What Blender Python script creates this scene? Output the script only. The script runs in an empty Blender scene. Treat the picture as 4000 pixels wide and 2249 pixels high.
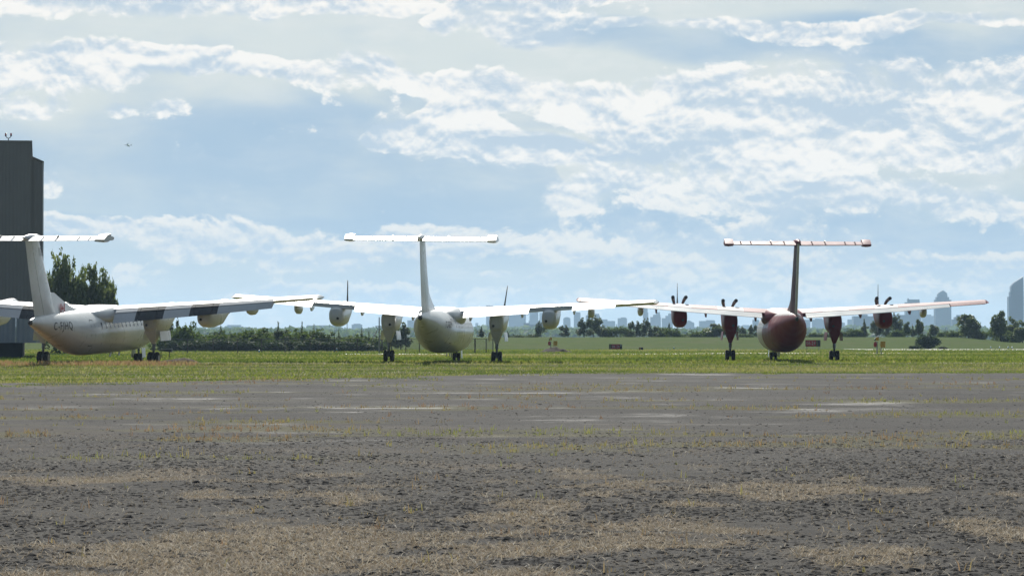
import bpy, bmesh, math, random
import numpy as np
from mathutils import Vector, Matrix
R = math.radians
scene = bpy.context.scene
COL = scene.collection

# ------------------------------------------------------------------ camera
F = 8000.0                                   # focal length expressed in 2576-wide picture pixels
cam_d = bpy.data.cameras.new("camera")
cam = bpy.data.objects.new("camera", cam_d); COL.objects.link(cam)
cam.location = (0, 0, 1.6)
cam.rotation_euler = (R(90 + 0.902), 0, 0)
cam_d.sensor_width = 36.0
cam_d.lens = 36.0 * F / 2576.0
cam_d.clip_start = 1.0; cam_d.clip_end = 60000.0
scene.camera = cam

# ------------------------------------------------------------------ light, sky, exposure
SUN_EL, SUN_AZ = 33.0, -2.5                  # degrees; azimuth measured from +Y towards +X
scene.view_settings.view_transform = 'Standard'
scene.view_settings.look = 'None'
scene.view_settings.exposure = 0.0
scene.view_settings.gamma = 1.0
scene.view_settings.use_curve_mapping = False
scene.render.engine = 'CYCLES'
scene.cycles.use_denoising = True
scene.cycles.max_bounces = 7
scene.cycles.diffuse_bounces = 3
scene.cycles.glossy_bounces = 3
scene.cycles.transmission_bounces = 3
scene.cycles.volume_bounces = 1
scene.cycles.transparent_max_bounces = 6
scene.cycles.sample_clamp_indirect = 6.0
scene.cycles.caustics_reflective = False
scene.cycles.caustics_refractive = False

sun_d = bpy.data.lights.new("sun", 'SUN')
sun_d.energy = 5.0; sun_d.angle = R(0.53); sun_d.color = (1.0, 0.955, 0.87)
sun = bpy.data.objects.new("sun", sun_d); COL.objects.link(sun)
sd = Vector((math.sin(R(SUN_AZ)) * math.cos(R(SUN_EL)), math.cos(R(SUN_AZ)) * math.cos(R(SUN_EL)), math.sin(R(SUN_EL))))
sun.rotation_euler = sd.to_track_quat('Z', 'Y').to_euler()

class NT:
    """small expression helper over a node tree"""
    def __init__(s, tree): s.t = tree
    def n(s, typ, **kw):
        o = s.t.nodes.new(typ)
        for k, v in kw.items(): setattr(o, k, v)
        return o
    def put(s, sock, v):
        if hasattr(v, 'links'): s.t.links.new(v, sock)
        else: sock.default_value = v
    def m(s, op, a, b=0.0, c=0.0, clamp=False):
        o = s.n('ShaderNodeMath', operation=op, use_clamp=clamp)
        s.put(o.inputs[0], a); s.put(o.inputs[1], b); s.put(o.inputs[2], c)
        return o.outputs[0]
    def add(s, a, b): return s.m('ADD', a, b)
    def sub(s, a, b): return s.m('SUBTRACT', a, b)
    def mul(s, a, b): return s.m('MULTIPLY', a, b)
    def mad(s, a, b, c): return s.m('MULTIPLY_ADD', a, b, c)
    def mx(s, a, b): return s.m('MAXIMUM', a, b)
    def mn(s, a, b): return s.m('MINIMUM', a, b)
    def sstep(s, v, lo, hi):
        o = s.n('ShaderNodeMapRange', interpolation_type='SMOOTHSTEP', clamp=True)
        s.put(o.inputs[0], v); o.inputs[1].default_value = lo; o.inputs[2].default_value = hi
        return o.outputs[0]
    def lin(s, v, lo, hi, a=0.0, b=1.0):
        o = s.n('ShaderNodeMapRange', clamp=True)
        s.put(o.inputs[0], v); o.inputs[1].default_value = lo; o.inputs[2].default_value = hi
        o.inputs[3].default_value = a; o.inputs[4].default_value = b
        return o.outputs[0]
    def xyz(s, x, y, z=0.0):
        o = s.n('ShaderNodeCombineXYZ')
        for i, v in enumerate((x, y, z)): s.put(o.inputs[i], v)
        return o.outputs[0]
    def noise(s, vec, scale=1.0, detail=4.0, rough=0.5, dim='3D', dist=0.0, lac=2.0):
        o = s.n('ShaderNodeTexNoise', noise_dimensions=dim)
        s.put(o.inputs['Vector'], vec)
        o.inputs['Scale'].default_value = scale; o.inputs['Detail'].default_value = detail
        o.inputs['Roughness'].default_value = rough; o.inputs['Distortion'].default_value = dist
        o.inputs['Lacunarity'].default_value = lac
        return o.outputs[0]
    def curve(s, x, pts, x0=-1300.0, x1=3900.0):
        """piecewise linear function of x"""
        ys = [p[1] for p in pts]; lo, hi = min(ys), max(ys)
        if hi - lo < 1e-6: hi = lo + 1.0
        o = s.n('ShaderNodeFloatCurve')
        mp = o.mapping; c = mp.curves[0]
        q = [((px - x0) / (x1 - x0), (py - lo) / (hi - lo)) for px, py in pts]
        q = [(0.0, q[0][1])] + q + [(1.0, q[-1][1])]
        c.points[0].location = q[0]; c.points[1].location = q[-1]
        for a in q[1:-1]: c.points.new(*a)
        mp.extend = 'HORIZONTAL'; mp.update()
        s.put(o.inputs[1], s.lin(x, x0, x1)); o.inputs[0].default_value = 1.0
        return s.mad(o.outputs[0], hi - lo, lo)
    def mix(s, f, a, b, blend='MIX'):
        o = s.n('ShaderNodeMix', data_type='RGBA', blend_type=blend, clamp_factor=True)
        s.put(o.inputs[0], f)
        for sock, v in ((o.inputs[6], a), (o.inputs[7], b)):
            if hasattr(v, 'links'): s.t.links.new(v, sock)
            else: sock.default_value = (*v, 1.0) if len(v) == 3 else v
        return o.outputs[2]

def srgb(r, g, b):
    f = lambda c: (c / 255 / 12.92) if c / 255 <= 0.04045 else ((c / 255 + 0.055) / 1.055) ** 2.4
    return (f(r), f(g), f(b))

world = bpy.data.worlds.new("World"); scene.world = world
world.use_nodes = True
wt = world.node_tree; wt.nodes.clear()
N = NT(wt)
sky = N.n('ShaderNodeTexSky', sky_type='NISHITA')
sky.sun_disc = False
sky.sun_elevation = R(SUN_EL); sky.sun_rotation = R(SUN_AZ)
sky.altitude = 100.0; sky.air_density = 1.0; sky.dust_density = 1.6; sky.ozone_density = 1.2
SKY_STRENGTH = 0.05
# direction -> azimuth and elevation; written in units of 1/8000 rad so cloud banks can be placed
geo = N.n('ShaderNodeTexCoord')
nrm = N.n('ShaderNodeVectorMath', operation='NORMALIZE'); wt.links.new(geo.outputs['Generated'], nrm.inputs[0])
sep = N.n('ShaderNodeSeparateXYZ'); wt.links.new(nrm.outputs[0], sep.inputs[0])
dx, dy, dz = sep.outputs
U = N.mad(N.m('ARCTAN2', dx, dy), 8000.0, 1288.0)
V = N.mad(N.m('ARCSINE', dz), -8000.0, 850.0)
# domain warp and cloud noise
w1 = N.noise(N.xyz(N.mul(U, 1 / 330.0), N.mul(V, 1 / 170.0), 3.1), detail=3.0, rough=0.5)
w2 = N.noise(N.xyz(N.mul(U, 1 / 330.0), N.mul(V, 1 / 170.0), 17.7), detail=3.0, rough=0.5)
Uw = N.mad(N.sub(w1, 0.5), 110.0, U)
Vw = N.mad(N.sub(w2, 0.5), 60.0, V)
def puff(du, dv, det, vdet):
    u = N.add(Uw, du); v = N.add(Vw, dv)
    p = N.noise(N.xyz(N.mul(u, 1 / 128.0), N.mul(v, 1 / 78.0), 0.0), detail=det, rough=0.6, dim='2D')
    o = N.n('ShaderNodeTexVoronoi', voronoi_dimensions='2D', feature='F1', normalize=True)
    N.put(o.inputs['Vector'], N.xyz(N.mul(u, 1 / 62.0), N.mul(v, 1 / 46.0), 0.0))
    o.inputs['Scale'].default_value = 1.0; o.inputs['Detail'].default_value = vdet; o.inputs['Roughness'].default_value = 0.5
    return N.add(N.mul(p, 0.8), N.mul(N.sub(0.62, o.outputs['Distance']), 0.42))
n0 = puff(0, 0, 9.0, 2.5)
n_s = puff(0, 0, 4.0, 1.5)
n_up = puff(3.0, -13.0, 4.0, 1.5)             # towards the sun
n_up2 = N.noise(N.xyz(N.mul(Uw, 1 / 420.0), N.mul(N.add(Vw, -40.0), 1 / 190.0), 0.0), detail=4.0, rough=0.5, dim='2D')
n_lo = N.noise(N.xyz(N.mul(Uw, 1 / 420.0), N.mul(Vw, 1 / 190.0), 0.0), detail=4.0, rough=0.5, dim='2D')
Ub = N.mad(N.sub(w1, 0.5), 90.0, U)
Vb = N.mad(N.sub(w2, 0.5), 34.0, V)
def band(c, h, w):
    cc = N.curve(Ub, c); hh = N.mx(N.curve(Ub, h), 1.0)
    q = N.m('DIVIDE', N.sub(Vb, cc), hh)
    b = N.sub(1.0, N.mul(q, q))
    b = N.mx(b, -1.0)
    ww = N.mul(N.curve(Ub, w) if isinstance(w, list) else w, N.lin(hh, 2.0, 14.0))
    return N.add(N.mul(N.add(b, 1.0), ww), -1.0)
def blob(cu, cv, ru, rv, w):
    a = N.mul(N.sub(Ub, cu), 1 / ru); b = N.mul(N.sub(Vb, cv), 1 / rv)
    r = N.mad(a, a, N.mul(b, b))
    return N.mad(N.mx(N.sub(1.0, r), -1.0), w, w - 1.0)
bands = [
 band([(-900,0),(400,12),(700,10),(1150,18),(1500,-8),(1800,-26),(2600,-60)],
      [(-900,30),(400,36),(700,30),(1050,26),(1450,24),(1700,16),(2600,20)], 0.95),
 band([(950,58),(1150,50),(1350,76),(1520,58),(1900,80),(2100,92),(2250,70),(2400,55),(2700,60)],
      [(950,1),(1080,22),(1300,50),(1500,34),(1600,12),(1750,16),(1900,26),(2100,26),(2280,26),(2350,16),(2700,22)], 0.92),
 band([(-900,200),(0,190),(250,172),(500,158),(650,165),(800,192),(900,176),(1050,212),(1200,226),(1350,246),(1500,292),(1650,322),(1800,318),(2000,312),(2200,300),(2400,292),(2576,272),(3200,260)],
      [(-900,80),(0,78),(250,58),(450,34),(600,28),(750,28),(900,44),(1050,28),(1200,54),(1350,44),(1500,78),(1650,112),(1800,135),(2000,140),(2200,128),(2400,118),(2576,112),(3200,100)], 0.97),
 band([(860,352),(950,348),(1060,340),(1150,322),(1250,352),(1350,376),(1500,386),(1700,392)],
      [(880,1),(920,24),(1000,34),(1060,56),(1130,74),(1230,66),(1300,44),(1450,32),(1550,24),(1720,1)],
      [(880,0.2),(930,1.3),(1300,1.25),(1500,1.05),(1720,0.3)]),
 band([(1350,520),(1450,470),(1600,450),(1800,470),(2000,495),(2200,485),(2400,520),(2700,560)],
      [(1350,2),(1420,50),(1600,60),(1800,70),(2000,62),(2200,48),(2400,40),(2700,45)], 0.72),
 band([(-900,640),(100,572),(200,575),(400,596),(600,612),(800,640),(950,622),(1100,602),(1250,612),(1400,620),(1600,640),(1800,650),(2000,650),(2300,680),(2700,690)],
      [(-900,50),(100,30),(200,30),(400,46),(650,56),(800,50),(1000,44),(1250,40),(1500,62),(1800,86),(2100,66),(2700,50)],
      [(-900,0.7),(300,0.98),(800,0.9),(1250,0.86),(1800,0.92),(2700,0.8)]),
]
blobs = [(80,272,115,36,1.0),(285,281,56,18,0.9),(408,277,60,28,0.95),(128,476,34,34,0.9),(2420,396,150,46,0.95),
         (1440,525,70,75,0.72),(2430,535,90,22,0.78),(1255,690,44,11,0.8),(330,692,85,32,0.66),(2480,560,70,26,0.7),(900,760,700,45,0.66),(1750,735,500,55,0.70)]
bias = bands[0]
for b in bands[1:]: bias = N.mx(bias, b)
for b in blobs: bias = N.mx(bias, blob(*b))
bias = N.add(bias, N.mul(N.mul(N.sstep(Ub, 950.0, 1750.0), N.sstep(V, 130.0, 230.0)), N.lin(V, 480.0, 620.0, 0.34, 0.0)))
boost = 0.0
for cu, cv, ru, rv, am in [(1150,325,175,66,1.15),(1340,376,170,32,0.8),(995,345,95,30,0.9),(2430,392,170,56,0.7),(1445,500,80,70,0.6),(150,185,240,62,0.6),(600,165,300,36,0.6),(1780,330,330,90,0.4)]:
    boost = N.add(boost, N.mul(N.mx(N.add(blob(cu, cv, ru, rv, 1.0), 0.0), 0.0), am))
dens = N.sub(N.add(bias, N.mul(N.sub(n0, 0.5), 4.6)), N.mad(N.sub(n_lo, 0.5), -1.6, 0.04))
W = N.sstep(dens, -0.12, 0.62)
# blue-grey shaded undersides
kb = [
 band([(-900,400),(0,400),(300,400),(700,420),(1000,470),(1250,500),(1400,480),(2000,480)],
      [(-900,110),(0,100),(400,160),(700,170),(1000,140),(1300,125),(1380,80),(1460,1),(2000,1)], 1.0),
 band([(1250,112),(1500,88),(1750,112),(2000,95),(2250,130),(2500,150),(3000,150)],
      [(1250,1),(1380,18),(1500,38),(1900,48),(2200,54),(2400,66),(3000,70)], 1.0),
 band([(1400,560),(1600,545),(1800,600),(2100,580),(2400,600),(2800,600)],
      [(1400,30),(1600,60),(1800,50),(2100,60),(2400,90),(2800,90)], 0.9)]
kbias = kb[0]
for b in kb[1:]: kbias = N.mx(kbias, b)
K = N.sstep(N.add(kbias, N.mul(N.sub(n_lo, 0.5), 3.4)), -1.3, 1.0)
# light on the cloud: bright towards the sun, blue-grey away from it
L = N.mad(N.sub(n_s, n_up), 2.5, N.mul(N.sub(n_lo, n_up2), 2.4))
L = N.add(N.add(L, N.mul(N.sub(n0, n_s), 1.2)), 0.0)
L = N.add(L, N.mul(N.sub(0.9, dens), 0.16))
L = N.sstep(N.add(L, N.mul(boost, 0.42)), -0.36, 0.42)
dens = N.add(dens, boost)
W = N.add(N.mul(N.sstep(dens, -0.22, 0.50), L), N.mul(N.sstep(dens, -0.75, 1.15), N.sub(1.0, L)))
skyc = N.n('ShaderNodeVectorMath', operation='SCALE'); wt.links.new(sky.outputs[0], skyc.inputs[0]); skyc.inputs['Scale'].default_value = SKY_STRENGTH
clear = skyc.outputs[0]
shade_c = srgb(166, 192, 214)
white_c = (0.97, 0.945, 0.895)
grey_c = srgb(190, 207, 221)
thin = N.lin(V, -400.0, -2600.0, 1.0, 0.35)   # the banks thin out high above the frame
veil = N.mix(0.72, clear, srgb(206, 221, 227))
low = N.mul(N.sstep(V, 330.0, 600.0), N.lin(V, 640.0, 860.0, 0.85, 0.35))
veil = N.mix(low, veil, srgb(184, 205, 218))
base = N.mix(N.mul(K, N.mad(n_lo, 0.5, 0.62)), veil, shade_c)
# thin torn sheets between the banks
th = N.noise(N.xyz(N.mul(Uw, 1 / 300.0), N.mul(Vw, 1 / 95.0), 5.0), detail=7.0, rough=0.62)
W2 = N.mul(N.mul(N.sstep(th, 0.44, 0.70), N.mad(K, -0.62, 1.0)), N.lin(Ub, 500.0, 1500.0, 0.30, 0.62))
base = N.mix(W2, base, srgb(232, 234, 231))
cloud = N.mix(L, grey_c, N.mix(N.lin(V, 430.0, 680.0), white_c, srgb(230, 230, 225)))
# haze and cloud scatter sunlight forwards: they are dimmer away from the sun
dot = N.n('ShaderNodeVectorMath', operation='DOT_PRODUCT'); wt.links.new(nrm.outputs[0], dot.inputs[0]); dot.inputs[1].default_value = sd
glow = N.mad(N.sstep(dot.outputs['Value'], 0.05, 0.76), 0.75, 0.25)
def dim(c):
    o = N.n('ShaderNodeVectorMath', operation='SCALE'); wt.links.new(c, o.inputs[0]); N.put(o.inputs['Scale'], glow)
    return N.mix(N.lin(glow, 0.25, 0.82, 1.0, 0.0), o.outputs[0], N.mix(1.0, o.outputs[0], (0.70, 0.92, 1.28), 'MULTIPLY'))
base = dim(base); cloud = dim(cloud)
colr = N.mix(N.mul(N.mul(W, 0.96), thin), base, cloud)
bg = N.n('ShaderNodeBackground'); wt.links.new(colr, bg.inputs[0]); bg.inputs[1].default_value = 1.0
wo = N.n('ShaderNodeOutputWorld'); wt.links.new(bg.outputs[0], wo.inputs[0])

# ------------------------------------------------------------------ helpers
rng = np.random.default_rng(7)
random.seed(7)

def link(name, me, parent=None, loc=None):
    o = bpy.data.objects.new(name, me); COL.objects.link(o)
    if parent is not None: o.parent = parent
    if loc is not None: o.location = loc
    return o

def tag(o, label=None, cat=None, group=None, kind=None):
    if label: o['label'] = label
    if cat: o['category'] = cat
    if group: o['group'] = group
    if kind: o['kind'] = kind
    return o

def empty(name, loc=(0, 0, 0), rz=0.0):
    o = bpy.data.objects.new(name, None); COL.objects.link(o)
    o.location = loc; o.rotation_euler = (0, 0, rz); o.empty_display_size = 0.5
    return o

def copy_tree(o, parent=None):
    c = o.copy(); COL.objects.link(c)
    if parent is not None: c.parent = parent
    for ch in list(o.children): copy_tree(ch, c)
    return c

def np_mesh(name, verts, faces, mats=(), attr=None, smooth=False):
    """verts (n,3); faces (m,k) array of equal-sized polygons; attr {name: per-vertex floats}"""
    me = bpy.data.meshes.new(name)
    verts = np.asarray(verts, dtype=np.float32); faces = np.asarray(faces, dtype=np.int32)
    m, k = faces.shape
    me.vertices.add(len(verts)); me.vertices.foreach_set('co', verts.ravel())
    me.loops.add(m * k); me.loops.foreach_set('vertex_index', faces.ravel())
    me.polygons.add(m); me.polygons.foreach_set('loop_start', np.arange(m, dtype=np.int32) * k)
    if smooth: me.polygons.foreach_set('use_smooth', np.ones(m, dtype=bool))
    for an, av in (attr or {}).items():
        a = me.attributes.new(an, 'FLOAT', 'POINT'); a.data.foreach_set('value', np.asarray(av, dtype=np.float32))
    for mt in mats: me.materials.append(mt)
    me.update(calc_edges=True)
    return me

class MB:
    """collects simple solids into one mesh"""
    def __init__(s): s.v = []; s.f = []; s.mi = []; s.sm = []
    def add(s, vs, fs, mi=0, smooth=False):
        b = len(s.v); s.v += [tuple(p) for p in vs]
        for f in fs: s.f.append([b + i for i in f]); s.mi.append(mi); s.sm.append(smooth)
        return s
    def box(s, x0, x1, y0, y1, z0, z1, mi=0):
        v = [(x, y, z) for z in (z0, z1) for y in (y0, y1) for x in (x0, x1)]
        return s.add(v, [(0, 2, 3, 1), (4, 5, 7, 6), (0, 1, 5, 4), (2, 6, 7, 3), (0, 4, 6, 2), (1, 3, 7, 5)], mi)
    def loft(s, rings, mi=0, caps=True, smooth=True):
        n = len(rings[0]); vs = [p for r in rings for p in r]; fs = []
        for i in range(len(rings) - 1):
            for j in range(n):
                k = (j + 1) % n
                fs.append((i * n + j, i * n + k, (i + 1) * n + k, (i + 1) * n + j))
        s.add(vs, fs, mi, smooth)
        if caps:
            s.add(rings[0], [tuple(range(n))[::-1]], mi); s.add(rings[-1], [tuple(range(n))], mi)
        return s
    def tube(s, pts, rad, n=8, mi=0, smooth=True):
        pts = [Vector(p) for p in pts]; rad = rad if isinstance(rad, (list, tuple)) else [rad] * len(pts); rings = []
        for i, p in enumerate(pts):
            d = (pts[min(i + 1, len(pts) - 1)] - pts[max(i - 1, 0)]).normalized()
            a = d.cross(Vector((0, 0, 1)) if abs(d.z) < 0.9 else Vector((1, 0, 0))).normalized(); b = d.cross(a)
            rings.append([p + (a * math.cos(t) + b * math.sin(t)) * rad[i] for t in (2 * math.pi * k / n for k in range(n))])
        return s.loft(rings, mi, True, smooth)
    def disc(s, c, axis, r, n=20, mi=0):
        c = Vector(c); d = Vector(axis).normalized(); a = d.orthogonal().normalized(); b = d.cross(a)
        return s.add([c + (a * math.cos(t) + b * math.sin(t)) * r for t in (2 * math.pi * k / n for k in range(n))], [tuple(range(n))], mi)
    def mesh(s, name, mats, fix=True, sharp=40):
        me = bpy.data.meshes.new(name); me.from_pydata(s.v, [], s.f)
        for m in (mats if isinstance(mats, (list, tuple)) else [mats]): me.materials.append(m)
        me.polygons.foreach_set('material_index', s.mi); me.polygons.foreach_set('use_smooth', s.sm)
        if fix:
            bm = bmesh.new(); bm.from_mesh(me)
            bmesh.ops.remove_doubles(bm, verts=bm.verts, dist=1e-4)
            bmesh.ops.recalc_face_normals(bm, faces=bm.faces); bm.to_mesh(me); bm.free()
        me.set_sharp_from_angle(angle=R(sharp)); me.update()
        return me
    def build(s, name, mats, parent=None, loc=None, **k): return link(name, s.mesh(name, mats, **k), parent, loc)

def material(name):
    m = bpy.data.materials.new(name); m.use_nodes = True
    t = m.node_tree; p = t.nodes['Principled BSDF']
    return m, NT(t), p
def objco(n): return n.n('ShaderNodeTexCoord').outputs['Object']
def simple(name, col, rough=0.5, var=0.12, scale=3.0, spec=0.5, metal=0.0, bump=0.0, coat=0.0):
    m, n, p = material(name)
    nz = n.noise(objco(n), scale, 5.0, 0.6)
    f = n.lin(nz, 0.25, 0.75)
    lo = tuple(c * (1 - var) for c in col); hi = tuple(min(1, c * (1 + var)) for c in col)
    n.t.links.new(n.mix(f, lo, hi), p.inputs['Base Color'])
    n.put(p.inputs['Roughness'], n.lin(nz, 0.2, 0.8, max(0.02, rough - 0.08), min(1, rough + 0.08)))
    p.inputs['Specular IOR Level'].default_value = spec; p.inputs['Metallic'].default_value = metal
    p.inputs['Coat Weight'].default_value = coat
    if bump:
        b = n.n('ShaderNodeBump'); b.inputs['Strength'].default_value = bump; b.inputs['Distance'].default_value = 0.02
        n.t.links.new(n.noise(objco(n), scale * 6, 6.0, 0.65), b.inputs['Height']); n.t.links.new(b.outputs[0], p.inputs['Normal'])
    return m

# numpy value noise
_lat = np.random.default_rng(11).random((256, 256))
def vnoise(x, y):
    xi = np.floor(x).astype(int); yi = np.floor(y).astype(int); fx = x - xi; fy = y - yi
    fx = fx * fx * (3 - 2 * fx); fy = fy * fy * (3 - 2 * fy)
    g = lambda a, b: _lat[a & 255, b & 255]
    return (g(xi, yi) * (1 - fx) + g(xi + 1, yi) * fx) * (1 - fy) + (g(xi, yi + 1) * (1 - fx) + g(xi + 1, yi + 1) * fx) * fy
def fbm(x, y, o=5, r=0.5):
    s = 0; a = 1; t = 0
    for k in range(o):
        s = s + a * vnoise(x * 2 ** k + 13.7 * k, y * 2 ** k + 71.3 * k); t += a; a *= r
    return s / t

def ground_z(x, y):
    x = np.asarray(x, dtype=float); y = np.asarray(y, dtype=float)
    sm = lambda v, a, b: (lambda t: t * t * (3 - 2 * t))(np.clip((v - a) / (b - a), 0, 1))
    und = (fbm(x / 40 + 5, y / 60 + 2, 3) - 0.5) * 0.35 * sm(y, 170, 260) * (1 - sm(y, 300, 420))
    top = 1.72 + (fbm(x / 30 + 9, y / 45, 3) - 0.5) * 0.35
    top = top - 1.0 * sm(x / np.maximum(y, 1), 0.138, 0.162)
    berm = top * sm(y, 452, 535) * (1 - sm(y, 640, 900))
    lump = 0.0
    return und + berm + lump

def px(u, Y):                                  # lateral position of something seen at picture column u and distance Y
    return (u - 1288.0) / F * Y

# ------------------------------------------------------------------ ground (grass field up to the horizon)
def grass_ground_mat():
    m, n, p = material('grass_ground')
    co = objco(n)
    sp = n.n('ShaderNodeSeparateXYZ'); n.t.links.new(co, sp.inputs[0]); X, Y = sp.outputs[0], sp.outputs[1]
    a = n.noise(n.xyz(n.mul(X, 1 / 9.0), n.mul(Y, 1 / 14.0)), 1.0, 6.0, 0.6)
    b = n.noise(n.xyz(n.mul(X, 1 / 2.2), n.mul(Y, 1 / 5.0), 4.0), 1.0, 6.0, 0.65)
    c = n.noise(n.xyz(n.mul(X, 1 / 45.0), n.mul(Y, 1 / 22.0), 9.0), 1.0, 4.0, 0.55)
    col = n.mix(n.lin(b, 0.3, 0.7), (0.085, 0.092, 0.025), (0.130, 0.135, 0.038))
    col = n.mix(n.mul(n.lin(c, 0.45, 0.68), 0.6), col, (0.170, 0.145, 0.058))
    col = n.mix(n.mul(n.lin(a, 0.52, 0.75), 0.5), col, (0.075, 0.100, 0.024))
    # mown green rise beyond the taxiway
    rise = n.sstep(Y, 320.0, 400.0)
    g = n.mix(n.lin(b, 0.3, 0.7), (0.052, 0.088, 0.008), (0.074, 0.112, 0.010))
    g = n.mix(n.mul(n.lin(a, 0.5, 0.75), 0.55), g, (0.115, 0.105, 0.050))
    col = n.mix(rise, col, g)
    # strip of dead reddish grass around the parked aircraft on the left
    dry = n.mul(n.mul(n.sstep(Y, 176.0, 182.0), n.sub(1.0, n.sstep(Y, 188.0, 205.0))), n.lin(X, -20.0, -13.0, 1.0, 0.0))
    dry = n.mul(dry, n.sstep(n.add(b, n.mul(c, 0.8)), 0.72, 0.98))
    col = n.mix(n.mul(dry, 0.8), col, (0.26, 0.135, 0.060))
    n.t.links.new(col, p.inputs['Base Color'])
    p.inputs['Roughness'].default_value = 1.0; p.inputs['Specular IOR Level'].default_value = 0.05
    bp = n.n('ShaderNodeBump'); bp.inputs['Strength'].default_value = 0.9; bp.inputs['Distance'].default_value = 0.12
    n.t.links.new(n.noise(co, 2.2, 6.0, 0.7), bp.inputs['Height']); n.t.links.new(bp.outputs[0], p.inputs['Normal'])
    return m
ys = np.concatenate([np.linspace(-240, 90, 12), np.linspace(100, 330, 60), np.linspace(335, 660, 110), np.geomspace(670, 11800, 40)])
ts = np.linspace(-1, 1, 161)
gx = np.array([np.sign(ts) * np.abs(ts) ** 1.6 * max(150.0, 0.34 * max(y, 0)) for y in ys]); gy = np.repeat(ys[:, None], len(ts), 1)
gz = ground_z(gx, gy)
gv = np.stack([gx, gy, gz], -1).reshape(-1, 3)
nx = len(ts); ii = (np.arange(len(ys) - 1)[:, None] * nx + np.arange(nx - 1)[None]).ravel()
gf = np.stack([ii, ii + 1, ii + nx + 1, ii + nx], -1)
M_GROUND = grass_ground_mat()
tag(link('ground', np_mesh('ground', gv, gf, [M_GROUND], smooth=True)), 'mown grass airfield ground reaching to the horizon', None, None, 'structure')

# ------------------------------------------------------------------ worn apron in front
EDGE = [(-260, 106), (-60, 106), (-18.6, 111), (-12, 117), (-4.6, 131), (0.5, 141.5), (10, 143.5), (24, 145), (60, 147), (260, 150)]
def edge_y(x):
    x = np.asarray(x, float)
    return np.interp(x, [e[0] for e in EDGE], [e[1] for e in EDGE]) + (fbm(x / 3.0, x * 0 + 3.3, 4) - 0.5) * 5.0

def straw_field(x, y):                         # where the dead grass litter lies on the pavement
    s = 0.55 * fbm(x / 2.4 + 3, y / 4.5 + 8, 4, 0.55) + 0.45 * fbm(x / 0.8 + 40, y / 1.3 + 21, 4, 0.6)
    s = s + 0.20 * (fbm(x / 11 + 30, y / 6 + 1, 2) - 0.5)
    near = np.clip((41 - y) / 9, 0, 1)
    return np.clip((s - 0.552) / 0.07, 0, 1) * np.clip(near + 0.10 * (y < 60), 0, 1)
def weed_field(x, y):
    s = fbm(x / 5.0 + 50, y / 2.6 + 18, 4, 0.5)
    bandw = np.exp(-((y - 88) / 7.0) ** 2) * np.clip((4 - x) / 8, 0.2, 1) + 1.3 * np.exp(-((y - 102) / 4.0) ** 2) * np.clip((x - 1) / 6, 0.1, 1) + np.exp(-((y - 62) / 4.0) ** 2) + 0.9 * np.exp(-((y - 49) / 4.0) ** 2) + 1.3 * np.exp(-((edge_y(x) - y) / 6.0) ** 2) * np.clip((4 - x) / 8, 0.15, 1)
    return np.clip((s - 0.60 + 0.10 * bandw) / 0.10, 0, 1) * np.clip((y - 36) / 12, 0.04, 1)
def bump_z(x, y):
    rough = np.clip((48 - y) / 14, 0, 1)
    return 0.008 + fbm(x / 1.1, y / 1.1, 4) * (0.05 * rough + 0.008) + fbm(x / 9, y / 9, 2) * 0.014

def apron_mat():
    m, n, p = material('worn_asphalt')
    co = objco(n)
    sp = n.n('ShaderNodeSeparateXYZ'); n.t.links.new(co, sp.inputs[0]); X, Y = sp.outputs[0], sp.outputs[1]
    at = n.n('ShaderNodeAttribute', attribute_name='straw').outputs['Fac']
    aw = n.n('ShaderNodeAttribute', attribute_name='weed').outputs['Fac']
    big = n.noise(n.xyz(n.mul(X, 1 / 9.0), n.mul(Y, 1 / 6.0)), 1.0, 7.0, 0.66)
    mid = n.noise(co, 2.3, 6.0, 0.65)
    fine = n.noise(co, 26.0, 4.0, 0.7)
    col = n.mix(n.lin(big, 0.34, 0.66), (0.034, 0.033, 0.035), (0.086, 0.081, 0.077))
    col = n.mix(n.mul(n.lin(mid, 0.45, 0.75), 0.55), col, (0.125, 0.115, 0.100))
    col = n.mix(n.mul(n.lin(fine, 0.5, 0.8), 0.6), col, (0.045, 0.045, 0.048))
    col = n.mix(n.mul(n.lin(fine, 0.5, 0.25), 0.35), col, (0.17, 0.16, 0.15))
    # smoother worn patches, with the glare off them painted in as paler grey
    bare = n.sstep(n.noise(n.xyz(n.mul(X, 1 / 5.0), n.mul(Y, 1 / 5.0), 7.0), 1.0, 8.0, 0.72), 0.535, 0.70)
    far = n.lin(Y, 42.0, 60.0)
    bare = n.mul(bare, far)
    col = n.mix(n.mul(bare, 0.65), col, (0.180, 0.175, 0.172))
    col = n.mix(n.mul(at, 0.75), col, n.mix(n.lin(fine, 0.3, 0.7), (0.24, 0.172, 0.105), (0.40, 0.305, 0.20)))
    col = n.mix(n.mul(aw, 0.45), col, (0.115, 0.110, 0.040))
    nearf = n.lin(Y, 44.0, 34.0)
    col = n.mix(n.mul(nearf, 0.55), col, n.mix(n.lin(mid, 0.35, 0.65), (0.042, 0.040, 0.040), (0.092, 0.083, 0.072)))
    n.t.links.new(col, p.inputs['Base Color'])
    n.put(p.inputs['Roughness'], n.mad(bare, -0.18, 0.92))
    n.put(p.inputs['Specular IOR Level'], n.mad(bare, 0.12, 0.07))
    h = n.add(n.mul(mid, 0.5), n.mul(fine, 0.5))
    bp = n.n('ShaderNodeBump'); bp.inputs['Distance'].default_value = 0.05
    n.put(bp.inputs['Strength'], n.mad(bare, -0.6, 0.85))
    n.t.links.new(h, bp.inputs['Height']); n.t.links.new(bp.outputs[0], p.inputs['Normal'])
    return m
rows = np.concatenate([np.linspace(-60, 14, 6), np.geomspace(16, 104, 420)])
cols = np.concatenate([np.linspace(-250, -26, 12), np.linspace(-25, 25, 360), np.linspace(26, 250, 12)])
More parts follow.
